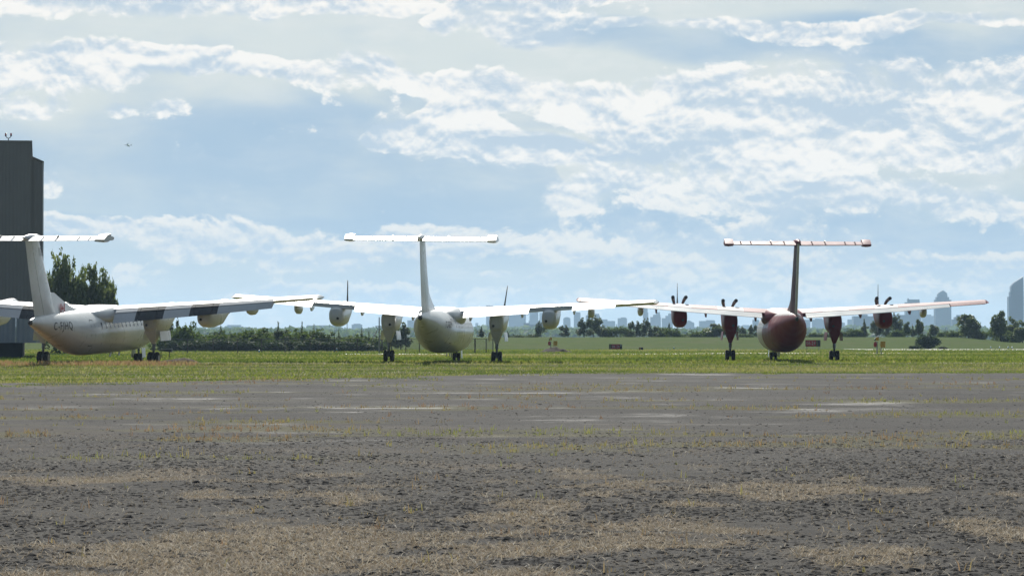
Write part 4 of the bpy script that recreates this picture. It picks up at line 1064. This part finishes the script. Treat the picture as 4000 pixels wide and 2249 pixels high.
def wood_mesh(name, h, r0, limbs, seed, mat):
    g = random.Random(seed); mb = MB()
    pts = [(0, 0, -.3)] + [(g.uniform(-.03, .03) * h * t, g.uniform(-.03, .03) * h * t, h * t) for t in (.3, .6, .9)]
    mb.tube(pts, [r0, r0 * .8, r0 * .5, r0 * .15], 7)
    for k in range(limbs):
        t = g.uniform(.25, .75); a = g.uniform(0, 6.283); l = h * g.uniform(.18, .38)
        p = Vector((0, 0, h * t)); q = p + Vector((math.cos(a) * l * .6, math.sin(a) * l * .6, l * .7)); m_ = (p + q) / 2 + Vector((0, 0, -.06 * l))
        mb.tube([p, m_, q], [r0 * .4, r0 * .28, r0 * .08], 5)
    return mb.mesh(name, mat)
M_BARK = simple('bark', (0.085, 0.072, 0.06), 0.9, 0.25, 4, spec=0.1)
M_LEAF1 = leafy('bush_leaves', [(0.054, 0.088, 0.018), (0.088, 0.138, 0.026), (0.128, 0.182, 0.034), (0.17, 0.22, 0.05)], 0.55)
M_LEAF2 = leafy('willow_leaves', [(0.062, 0.086, 0.042), (0.096, 0.127, 0.058), (0.13, 0.165, 0.076), (0.175, 0.2, 0.1)], 0.55, 0.5, 0.4)
M_LEAF3 = leafy('poplar_leaves', [(0.085, 0.12, 0.032), (0.125, 0.172, 0.044), (0.175, 0.22, 0.062), (0.24, 0.27, 0.11)], 0.55, 0.45, 0.45)
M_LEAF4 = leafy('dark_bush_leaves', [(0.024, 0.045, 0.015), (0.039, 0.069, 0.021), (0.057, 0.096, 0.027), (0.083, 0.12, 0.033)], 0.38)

PROTO = {}
def proto(kind, var):
    """unit-height meshes: crown and trunk"""
    key = (kind, var)
    if key in PROTO: return PROTO[key]
    g = random.Random(hash(kind) % 1000 + var * 17) if False else random.Random(len(PROTO) * 31 + 5)
    if kind == 'bush':
        cl = [((g.uniform(-.45, .45), g.uniform(-.3, .3), g.uniform(.22, .62)), (g.uniform(.24, .36), g.uniform(.22, .32), g.uniform(.2, .34))) for _ in range(9)]
        cl += [((g.uniform(-.55, .55), g.uniform(-.3, .3), .16), (.3, .25, .2)) for _ in range(5)]
        cl += [((g.uniform(-.45, .45), 0, g.uniform(.72, .90)), (.06, .06, .12)) for _ in range(5)]
        c = leaf_mesh('crown', cl, 2600, .052, [M_LEAF1], var + 10); w = wood_mesh('trunk', .7, .03, 4, var, M_BARK)
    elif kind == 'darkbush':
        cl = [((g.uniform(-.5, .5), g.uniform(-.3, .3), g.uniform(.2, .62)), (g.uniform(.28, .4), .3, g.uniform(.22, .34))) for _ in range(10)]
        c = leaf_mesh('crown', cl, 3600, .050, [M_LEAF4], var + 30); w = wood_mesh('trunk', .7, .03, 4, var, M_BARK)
    elif kind == 'sapling':
        cl = [((g.uniform(-.07, .07) * (1.2 - t), g.uniform(-.07, .07), t), (.16 * (1.12 - t), .15 * (1.12 - t), .09)) for t in np.linspace(.18, .96, 12)]
        cl += [((math.cos(a) * .17, math.sin(a) * .12, t), (.11, .09, .06)) for a, t in [(g.uniform(0, 6.28), g.uniform(.2, .7)) for _ in range(9)]]
        c = leaf_mesh('crown', cl, 900, .042, [M_LEAF2], var + 50, up=.4); w = wood_mesh('trunk', .95, .014, 7, var, M_BARK)
    elif kind == 'willow':
        cl = [((g.uniform(-.32, .32), g.uniform(-.22, .22), g.uniform(.22, .8)), (g.uniform(.12, .2), .15, g.uniform(.1, .18))) for _ in range(16)]
        cl += [((g.uniform(-.28, .28), 0, g.uniform(.8, .97)), (.05, .05, .10)) for _ in range(6)]
        c = leaf_mesh('crown', cl, 1900, .042, [M_LEAF2], var + 70, up=.3); w = wood_mesh('trunk', .85, .022, 8, var, M_BARK)
    elif kind == 'tree':
        cl = [((g.uniform(-.26, .26), g.uniform(-.22, .22), g.uniform(.2, .75)), (g.uniform(.14, .22), .17, g.uniform(.13, .2))) for _ in range(15)]
        cl += [((g.uniform(-.14, .14), 0, g.uniform(.78, .95)), (.08, .08, .10)) for _ in range(5)]
        c = leaf_mesh('crown', cl, 3000, .040, [M_LEAF3], var + 90); w = wood_mesh('trunk', .85, .028, 8, var, M_BARK)
    else:                                         # poplar: many upright leafy shoots
        cl = []
        for _ in range(34):
            a = g.uniform(0, 6.28); rr = .50 * math.sqrt(g.random()); top = 1.0 - .62 * rr ** 1.2 - g.uniform(0, .18); x_, y_ = math.cos(a) * rr, math.sin(a) * rr * .7
            for t in np.linspace(.18, top, 7): cl.append(((x_ * (.75 + .4 * t) + g.uniform(-.05, .05), y_ + g.uniform(-.04, .04), t + g.uniform(-.03, .03)), (.075 - .03 * t, .07, .07)))
        cl += [((g.uniform(-.38, .38), g.uniform(-.25, .25), g.uniform(.22, .5)), (.13, .12, .11)) for _ in range(12)]
        cl += [((.42 * math.cos(a), .3 * math.sin(a) * r_, z_), (.10, .10, .10)) for a, r_, z_ in [(g.uniform(0, 6.28), g.random(), g.uniform(.3, .66)) for _ in range(16)]]
        cl += [((g.uniform(-.25, .25), g.uniform(-.2, .2), g.uniform(.6, .86)), (.09, .09, .09)) for _ in range(16)]
        c = leaf_mesh('crown', cl, 8500, .028, [M_LEAF3], var + 110, up=.2, hollow=.1); w = wood_mesh('trunk', .9, .022, 14, var, M_BARK)
    PROTO[key] = (c, w); return PROTO[key]
tr_rng = random.Random(21)
def plant(kind, u, v_top, Y, lab, group=None, wid=None, name=None, cat=None, var=None, sink=0.0):
    x = px(u, Y); g = gz(x, Y); H = 1.6 + (850 - v_top) * Y / F - g + sink
    c, w = proto(kind, var if var is not None else tr_rng.randrange(4))
    nm = name or {'bush': 'bush', 'darkbush': 'bush', 'sapling': 'sapling', 'willow': 'willow_tree', 'tree': 'broadleaf_tree', 'poplar': 'poplar_tree'}[kind]
    r = empty(nm, (x, Y, g - sink), tr_rng.uniform(-.5, .5) + (math.pi if tr_rng.random() < .5 else 0))
    k = 1.0 if wid is None else wid * Y / F / ({'bush': 1.3, 'darkbush': 1.45, 'sapling': .42, 'willow': .9, 'tree': .8, 'poplar': 1.0}[kind] * H)
    r.scale = (H * k, H * k, H)
    tag(r, lab, cat or ('bush' if 'bush' in kind else 'tree'), group)
    link('crown', c, r); link('trunk', w, r)
    return r
# poplars by the hangar
plant('poplar', 160, 622, 335, 'tall loose poplar close behind the white tail fin', 'poplars by the hangar', 118, var=0)
plant('poplar', 232, 652, 338, 'broad poplar with upright shoots behind the dorsal fin', 'poplars by the hangar', 112, var=1)
plant('poplar', 272, 690, 341, 'shorter poplar at the right side of the clump by the hangar', 'poplars by the hangar', 62, var=2)
plant('bush', 165, 760, 330, 'dense low bush under the poplars behind the dorsal fin', 'poplars by the hangar', 120, var=1)
# hedge behind the fence
hl = [(438, 818, 86, 1), (470, 806, 66, 2), (515, 826, 84, 0), (552, 832, 76, 3), (596, 826, 92, 1), (640, 822, 96, 2), (690, 820, 94, 0), (735, 824, 92, 3), (775, 822, 88, 1), (815, 833, 86, 2), (852, 838, 76, 0), (890, 839, 78, 3), (925, 842, 64, 1), (948, 846, 40, 2)]
hlab = ['leftmost hedge bush, right beside the left airliner inner engine', 'tall peaked hedge bush rising above its neighbours right of the inner engine', 'hedge bush in the dip left of the outer engine of the banded wing', 'hedge bush directly below the outer engine of the banded wing', 'hedge bush just right of that outer engine, under the wing pod', 'bushy rounded hedge crown below the end of the banded wing flap', 'highest rounded crown in the middle of the long hedge', 'hedge bush below the banded wing tip', 'hedge bush in front of the left end of the wide flat-topped block', 'hedge bush in front of the right end of the wide flat-topped block', 'lower hedge bush below the first propeller', 'hedge bush in front of the square block beside the first propeller', 'small low hedge bush just left of the solar panel pole', 'smallest hedge bush, at the foot of the solar panel pole']
for (u, v, w_, va), lb in zip(hl, hlab):
    plant('bush', u, v, 392 + tr_rng.uniform(-6, 10), lb, 'bushes of the hedge behind the fence', w_ * 1.25, var=va)
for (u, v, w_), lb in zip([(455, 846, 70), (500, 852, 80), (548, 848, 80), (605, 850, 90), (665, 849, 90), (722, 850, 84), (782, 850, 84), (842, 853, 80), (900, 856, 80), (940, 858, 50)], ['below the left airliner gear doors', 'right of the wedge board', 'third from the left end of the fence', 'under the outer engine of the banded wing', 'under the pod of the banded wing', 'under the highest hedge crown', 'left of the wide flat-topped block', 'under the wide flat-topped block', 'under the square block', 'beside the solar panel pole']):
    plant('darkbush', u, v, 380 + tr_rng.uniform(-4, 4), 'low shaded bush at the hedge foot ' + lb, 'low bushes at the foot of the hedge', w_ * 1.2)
for (u, v, w_), lb in zip([(446, 800, 26), (480, 812, 14), (555, 820, 16), (700, 812, 20), (760, 812, 16), (790, 818, 12), (852, 830, 10), (910, 824, 10), (928, 834, 10)], ['thin sapling sprouting highest at the left end of the hedge', 'short sapling beside the tall peaked hedge bush', 'sapling sprouting from the hedge below the outer engine of the banded wing', 'sapling sprouting above the highest hedge crown', 'sapling just left of the wide flat-topped block', 'tiny sapling in front of the wide flat-topped block', 'tiny sapling near the first propeller', 'pointed sapling in front of the square block', 'tiny sapling right of the square block']):
    plant('sapling', u, v, 398, lb, 'saplings standing above the hedge', w_)
plant('willow', 1008, 812, 430, 'grey-green willow seen between the middle airliner engine and its body', None, 70, var=0)
plant('tree', 985, 820, 433, 'small tree directly behind the middle airliner inner left engine', None, 46, var=1)
plant('willow', 420, 800, 400, 'feathery willow right behind the left airliner inner engine', None, 40, var=2)
# tree line on the rise
TY = 575
LN = 'young trees and bushes along the rise'
for k, u, v, w_, lab in [
    ('sapling', 1211, 822, 16, 'slim sapling on the rise right of the middle airliner body'), ('sapling', 1243, 828, 14, 'thin sapling close behind the middle airliner right wheel strut'),
    ('sapling', 1277, 832, 10, 'tiny leaning sapling right of the middle airliner right wheel strut'), ('bush', 1300, 840, 40, 'low weedy bush on the rise below the right propeller blade'),
    ('willow', 1361, 804, 26, 'feathery young willow under the middle airliner outer engine'), ('bush', 1340, 838, 40, 'low bush left of the feathery willow on the rise'),
    ('willow', 1421, 818, 26, 'small willow on the rise right of the amber signal post'),
    ('willow', 1470, 800, 46, 'bushy willow standing under the middle airliner wing pod'), ('willow', 1493, 794, 40, 'tallest willow of the cluster under the middle airliner right wing'),
    ('willow', 1515, 816, 36, 'rounded grey willow above the first red runway sign'), ('bush', 1541, 818, 34, 'green bush above the first red runway sign'),
    ('bush', 1572, 816, 36, 'broad green bush right of the first red runway sign'), ('willow', 1600, 808, 36, 'pale willow with see-through crown above the marker box'),
    ('willow', 1622, 800, 26, 'tall pale willow below the middle airliner wing tip'), ('willow', 1640, 820, 30, 'low pale willow below the maroon airliner left pod'),
    ('bush', 1665, 819, 46, 'dark green bush left of the maroon airliner outer left engine'), ('bush', 1690, 822, 40, 'green bush under the maroon airliner outer left engine'),
    ('sapling', 1683, 812, 14, 'sapling rising behind the maroon airliner outer left engine'), ('bush', 1712, 838, 30, 'low scrubby bush beneath the outer left propeller'),
    ('bush', 1750, 830, 56, 'wide low bush between the two left engines of the maroon airliner'), ('tree', 1797, 810, 52, 'dark rounded tree left of the maroon airliner inner left engine'),
    ('bush', 1780, 826, 40, 'small bush beside the dark rounded tree'), ('willow', 1863, 819, 26, 'small willow between the inner left engine and the maroon body'),
    ('willow', 1893, 817, 28, 'feathery willow touching the maroon airliner nose side'), ('bush', 1878, 838, 46, 'low bush in front of the two small willows'),
    ('bush', 2055, 834, 44, 'round yellow-green bush above the second red runway sign'), ('bush', 2088, 836, 46, 'green bush behind the maroon airliner inner right engine'),
    ('bush', 2128, 830, 46, 'low bush right of the inner right engine'), ('bush', 2152, 824, 52, 'broad green bush in front of the wide office block'), ('sapling', 2174, 804, 18, 'slender pale sapling in front of the wide office block'),
    ('willow', 2206, 806, 34, 'spreading willow left of the outer right engine'), ('willow', 2236, 812, 34, 'dark willow directly behind the outer right engine'), ('willow', 2258, 788, 32, 'tall willow right of the outer right engine'),
    ('bush', 2262, 826, 46, 'bushy growth at the foot of the tall willow'), ('tree', 2283, 808, 20, 'narrow tree left of the pointed green tree'), ('tree', 2310, 802, 22, 'pointed narrow green tree left of the stepped tower'),
    ('sapling', 2296, 816, 12, 'thin sapling between the two narrow trees'), ('tree', 2346, 815, 26, 'small tree in front of the stepped tower'), ('bush', 2370, 832, 30, 'low bush in front of the stepped tower foot'),
    ('sapling', 2383, 830, 12, 'short dark sapling at the foot of the stepped tower'), ('bush', 2408, 828, 46, 'green bush left of the big dark tree'),
    ('tree', 2436, 787, 58, 'big dark leafy tree below the maroon airliner right wing tip'), ('bush', 2468, 826, 44, 'loose bush right of the big dark tree'),
    ('tree', 2518, 780, 40, 'tall pale-topped tree left of the slanted glass tower'), ('bush', 2510, 818, 46, 'dense bush under the tall pale-topped tree'), ('tree', 2546, 797, 34, 'tree in front of the slanted glass tower'),
    ('tree', 2572, 806, 40, 'dark tree at the right margin beneath the slanted tower'), ('bush', 2556, 828, 46, 'dark bush at the foot of the trees by the right margin')]:
    Y = TY + tr_rng.uniform(-18, 14) - (28 if u > 2395 else 0)
    plant(k, u, v, Y, lab, LN, w_ * 1.12, sink=.1)
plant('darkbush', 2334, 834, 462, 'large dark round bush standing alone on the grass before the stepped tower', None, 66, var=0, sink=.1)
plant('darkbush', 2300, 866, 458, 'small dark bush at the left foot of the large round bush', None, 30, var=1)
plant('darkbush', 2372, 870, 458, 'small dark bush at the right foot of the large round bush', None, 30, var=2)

# far woods fading into the haze
def far_woods(Y0, Y1, n, h, lab, seed):
    g = np.random.default_rng(seed)
    u = g.uniform(-400, 3000, n); Y = g.uniform(Y0, Y1, n); x = (u - 1288) / F * Y
    hh = h * (0.55 + 0.75 * fbm(u / 90.0 + seed, u * 0 + seed * 2, 4))
    t = g.random(n) ** 0.7; z = t * hh; s = Y0 * 0.00085 * (0.7 + 0.8 * g.random(n))
    c = np.stack([x, Y, z], -1)
    a = g.normal(size=(n, 3)); a /= np.linalg.norm(a, axis=1)[:, None]; b = np.cross(a, g.normal(size=(n, 3))); b /= np.linalg.norm(b, axis=1)[:, None]
    v = np.stack([c - a * s[:, None], c - b * s[:, None], c + a * s[:, None], c + b * s[:, None]], 1).reshape(-1, 3)
    f = np.arange(n)[:, None] * 4 + np.arange(4)[None]
    tag(link('far_woods', np_mesh('far_woods', v, f, [M_LEAF1], {'tint': np.repeat(g.random(n), 4)})), lab, None, None, 'stuff')
far_woods(2300, 2700, 30000, 8.2, 'hazy blue-green woods below the city skyline', 3)
far_woods(3900, 4500, 26000, 14.0, 'faint blue wooded ridge at the foot of the city towers', 5)

# ------------------------------------------------------------------ city skyline
M_CITY = [simple('city_facade_grey', (0.12, 0.15, 0.20), 0.5, 0.1, .02), simple('city_facade_blue', (0.07, 0.105, 0.16), 0.35, 0.1, .02), simple('city_facade_buff', (0.16, 0.17, 0.19), 0.6, 0.1, .02)]
def tower(prof, Y, lab, name='tower', m=0, depth=None, base_u=None, roof=None):
    """prof: list of (u0, u1, v) storeys from the top down, as seen on the skyline at distance Y; each block is a part"""
    S = Y / F; uc = sum(p[0] + p[1] for p in prof[-1:]) / 2
    r = tag(empty(name, (px(uc, Y), Y, 0)), lab, 'building' if name != 'tower' else 'tower', 'hazy city skyline')
    zp = None
    for i, (u0, u1, v) in enumerate(prof):
        zt = 1.6 + (850 - v) * S
        zb = 1.6 + (850 - prof[i + 1][2]) * S if i + 1 < len(prof) else -.5
        x0, x1 = (u0 - uc) * S, (u1 - uc) * S; d = depth or (x1 - x0) * .8
        part = MB().box(x0, x1, -d / 2 * (1 + .02 * i), d / 2, zb, zt)
        part.build('block' if len(prof) > 1 else 'body', M_CITY[m], r)
    if roof:
        mb = MB(); u0, u1, v0, pts = roof
        top = [((u - uc) * S, 1.6 + (850 - v) * S) for u, v in pts]; z0 = 1.6 + (850 - v0) * S
        d = depth or (prof[0][1] - prof[0][0]) * S * .8
        mb.loft([[((u0 - uc) * S, y_, z0)] + [(a, y_, b) for a, b in top] + [((u1 - uc) * S, y_, z0)] for y_ in (-d / 2, d / 2)], smooth=False)
        mb.build('roof', M_CITY[m], r)
    return r
FARc, MIDc, NEARc = 8200, 6800, 4700
T = tower
T([(523, 545, 822), (520, 566, 828)], MIDc, 'low pale block above the hedge under the left airliner outer engine', 'office_building')
T([(572, 606, 817), (566, 612, 821)], MIDc, 'low block with a sloping roof above the hedge, left of the wide flat one', 'office_building', 2)
T([(774, 850, 818)], 6200, 'wide flat-topped block above the hedge left of the first propeller', 'office_building', 2)
T([(890, 907, 814), (885, 911, 816)], 6200, 'square block just right of the first propeller of the middle airliner', 'office_building', 2)
T([(940, 956, 836)], MIDc, 'low block behind the solar panel pole', 'office_building')
T([(1025, 1047, 805)], MIDc, 'plain tower seen left of the middle airliner body', m=2)
T([(1196, 1203, 812), (1186, 1208, 826)], FARc, 'small stepped block right of the middle airliner body', 'office_building')
T([(1223, 1240.5, 768)], MIDc, 'slim tall tower poking above the middle airliner right wing', m=1)
T([(1209, 1224, 820)], FARc, 'low block attached left of the slim tall tower', 'office_building')
T([(1279, 1323, 787)], MIDc, 'broad dark-blue slab tower beside the middle airliner inner right engine', m=1)
T([(1332, 1354, 780), (1330, 1358, 806), (1328, 1364, 826)], MIDc, 'tower with tapering sides left of the middle airliner outer right engine')
T([(1357, 1370, 786)], FARc, 'thin tower peeping behind the outer right engine')
T([(1317, 1332, 812), (1317, 1375, 816)], 4200, 'darker nearer wide block with a small raised end in front of the slab tower', 'office_building', 1)
T([(1250, 1277, 800)], FARc, 'pale tower half hidden by the inner right engine')
T([(1417, 1435, 803)], MIDc, 'round-topped domed tower right of the outer right engine', roof=(1417, 1435, 803, [(1418, 800), (1421, 798), (1426, 797), (1431, 798), (1434, 800)]))
T([(1400, 1440, 826)], FARc, 'low wide block at the foot of the domed tower', 'office_building')
T([(1443.5, 1460, 786)], MIDc, 'plain upright slab tower next to the domed tower', m=1, roof=(1443.5, 1460, 786, [(1447, 785), (1456, 785)]))
T([(1478, 1507, 789), (1474, 1509, 793)], MIDc, 'broad square tower above the tallest willow')
T([(1514, 1528, 803), (1514, 1547, 807)], MIDc, 'low twin-height block right of the broad square tower', 'office_building')
T([(1562, 1574, 798), (1554, 1577, 800)], MIDc, 'squat tower with a small roof house left of the waisted tower', m=2)
T([(1616, 1629, 772), (1617.5, 1630.5, 786), (1619, 1632, 800), (1620, 1634, 815)], MIDc, 'leaning waisted tower right under the wing tips crossing', m=1)
T([(1650, 1660, 785), (1643, 1661, 791), (1636, 1662, 797)], MIDc, 'stair-stepped tower rising to the right, left of the maroon outer engine')
T([(1681, 1691, 788), (1674, 1692, 794), (1665, 1692, 800)], MIDc, 'second stair-stepped tower partly behind the maroon outer left engine')
T([(1720, 1746, 812)], MIDc, 'tower with a low pointed roof right of the maroon outer left engine', roof=(1720, 1746, 812, [(1724, 809), (1732, 805), (1740, 809)]))
T([(1776, 1797, 805), (1759, 1798, 807)], MIDc, 'wide block with a raised right half between the maroon left engines', 'office_building')
T([(1738, 1760, 822)], FARc, 'low pale block between the pointed and the wide buildings', 'office_building')
T([(1868, 1884, 817), (1855, 1891, 819)], FARc, 'low faint block right of the inner left engine', 'office_building')
T([(1893, 1909, 804)], MIDc, 'narrow tower touching the maroon airliner nose side', m=1)
T([(2020, 2038, 804)], MIDc, 'plain tower immediately right of the maroon fuselage', m=1)
T([(2050, 2068, 801), (2043, 2075, 804)], MIDc, 'broad tower above the second red runway sign')
T([(2080, 2112, 806)], FARc, 'pale tower hidden behind the inner right engine')
T([(2115, 2125, 811)], MIDc, 'small narrow tower right of the inner right engine')
T([(2132, 2145, 803)], MIDc, 'narrow tower attached left of the wide office block')
T([(2166, 2182, 791), (2145, 2200, 795)], 5200, 'wide office block with a roof house left of the outer right engine', 'office_building', 1)
T([(2205, 2240, 800)], MIDc, 'tower hidden behind the outer right engine', m=1)
T([(2283, 2286, 750), (2283, 2312, 753), (2277, 2313, 760)], 5600, 'crowned tower rising above the maroon right wing beside the outer engine', m=0)
T([(2240, 2313, 792)], 5500, 'wide podium block below the crowned tower', 'office_building', 0)
T([(2330, 2342, 791), (2319, 2350, 794)], FARc, 'faint block between the crowned and the stepped towers', 'office_building')
T([(2358, 2382, 741), (2354.5, 2386, 747), (2351, 2391, 754)], 5700, 'tall tower with a stepped pyramid top crossed by the maroon right wing', m=0, roof=(2358, 2382, 741, [(2360, 737), (2371, 730), (2380, 736)]))
T([(2406, 2424, 792), (2400, 2425, 797), (2394, 2426, 803)], NEARc + 500, 'stair-stepped low tower right of the pyramid-topped one', m=0)
T([(2542, 2573, 722), (2539.5, 2573, 734), (2536, 2573, 746)], 4300, 'tall dark blue glass tower with a steep slanted top at the right margin', m=1, roof=(2542, 2573, 722, [(2543, 719), (2550, 711), (2572.5, 696)]))
FB = ['faint block left of the middle airliner inner left wing root', 'faint block left of the broad dark-blue slab tower', 'faint block right of the outer right engine of the middle airliner', 'faint block between the slab tower and the tallest willow', 'faint sliver of a block left of the squat tower', 'faint block between the squat tower and the waisted tower', 'faint block left of the tower with the low pointed roof', 'faint block left of the maroon airliner inner left engine', 'faint block behind the white front of the maroon airliner', 'faint block hidden beside the maroon tail end', 'faint block right of the stair-stepped low tower']
for i, (u0, u1, v) in enumerate([(1065, 1090, 826), (1265, 1278, 815), (1385, 1398, 812), (1462, 1473, 808), (1549, 1553, 815), (1580, 1612, 824), (1700, 1716, 826), (1830, 1850, 824), (1925, 1950, 815), (2000, 2018, 822), (2428, 2440, 832)]):
    T([(u0, u1, v)], FARc + 300, FB[i], 'office_building')

# ------------------------------------------------------------------ airliner in the sky
Y_ = 9000.0; s_ = 22.0
jet = tag(empty('flying_jet', (px(321, Y_), Y_, 1.6 + (850 - 365) / F * Y_)), 'tiny white jet airliner flying in the blue above the hangar', 'aircraft')
jet.rotation_euler = (R(4), R(34), R(78)); jet.scale = (.62, .62, .62)
MB().loft([[(1.8 * r_ * math.cos(q), y, 1.8 * r_ * math.sin(q)) for q in (2 * math.pi * k / 14 for k in range(14))] for y, r_ in ((17, .1), (16, .6), (13, 1), (-8, 1), (-14, .6), (-17, .2))]).build('fuselage', M_TRIM, jet)
for d in (-1, 1):
    MB().loft([[(d * x_, y0, z_), (d * x_, y1, z_), (d * x_, y1, z_ + .5), (d * x_, y0, z_ + .5)] for x_, y0, y1, z_ in ((1.2, 4, -3, -1), (15, -3.5, -5.5, .6))], smooth=False).build('wing', M_TRIM, jet)
    MB().loft([[(d * 5.2 + 1.1 * r_ * math.cos(q), y, -1.9 + 1.1 * r_ * math.sin(q)) for q in (2 * math.pi * k / 10 for k in range(10))] for y, r_ in ((4.5, .85), (3, 1), (0, .6))]).build('engine', M_TRIM, jet)
    MB().loft([[(d * x_, y0, .8), (d * x_, y1, .8), (d * x_, y1, 1.1), (d * x_, y0, 1.1)] for x_, y0, y1 in ((.6, -13, -16.5), (6, -16, -17.5))], smooth=False).build('tailplane', M_TRIM, jet)
MB().loft([[(-.2, y0, z_), (.2, y0, z_), (.2, y1, z_), (-.2, y1, z_)] for y0, y1, z_ in ((-11, -16.5, 1.2), (-15.5, -17.8, 7))], smooth=False).build('fin', M_TRIM, jet)

# ------------------------------------------------------------------ air
hz_m = bpy.data.materials.new('haze_air'); hz_m.use_nodes = True
ht = hz_m.node_tree; ht.nodes.clear()
pv = ht.nodes.new('ShaderNodeVolumePrincipled'); ho = ht.nodes.new('ShaderNodeOutputMaterial')
pv.inputs['Color'].default_value = (0.50, 0.72, 1.0, 1.0); pv.inputs['Density'].default_value = 0.88e-4; pv.inputs['Anisotropy'].default_value = 0.35
ht.links.new(pv.outputs[0], ho.inputs['Volume'])
tag(MB().box(-4800, 4800, -300, 12200, -2.0, 125.0).build('haze', hz_m), 'pale blue haze over the airfield and the city', None, None, 'stuff')
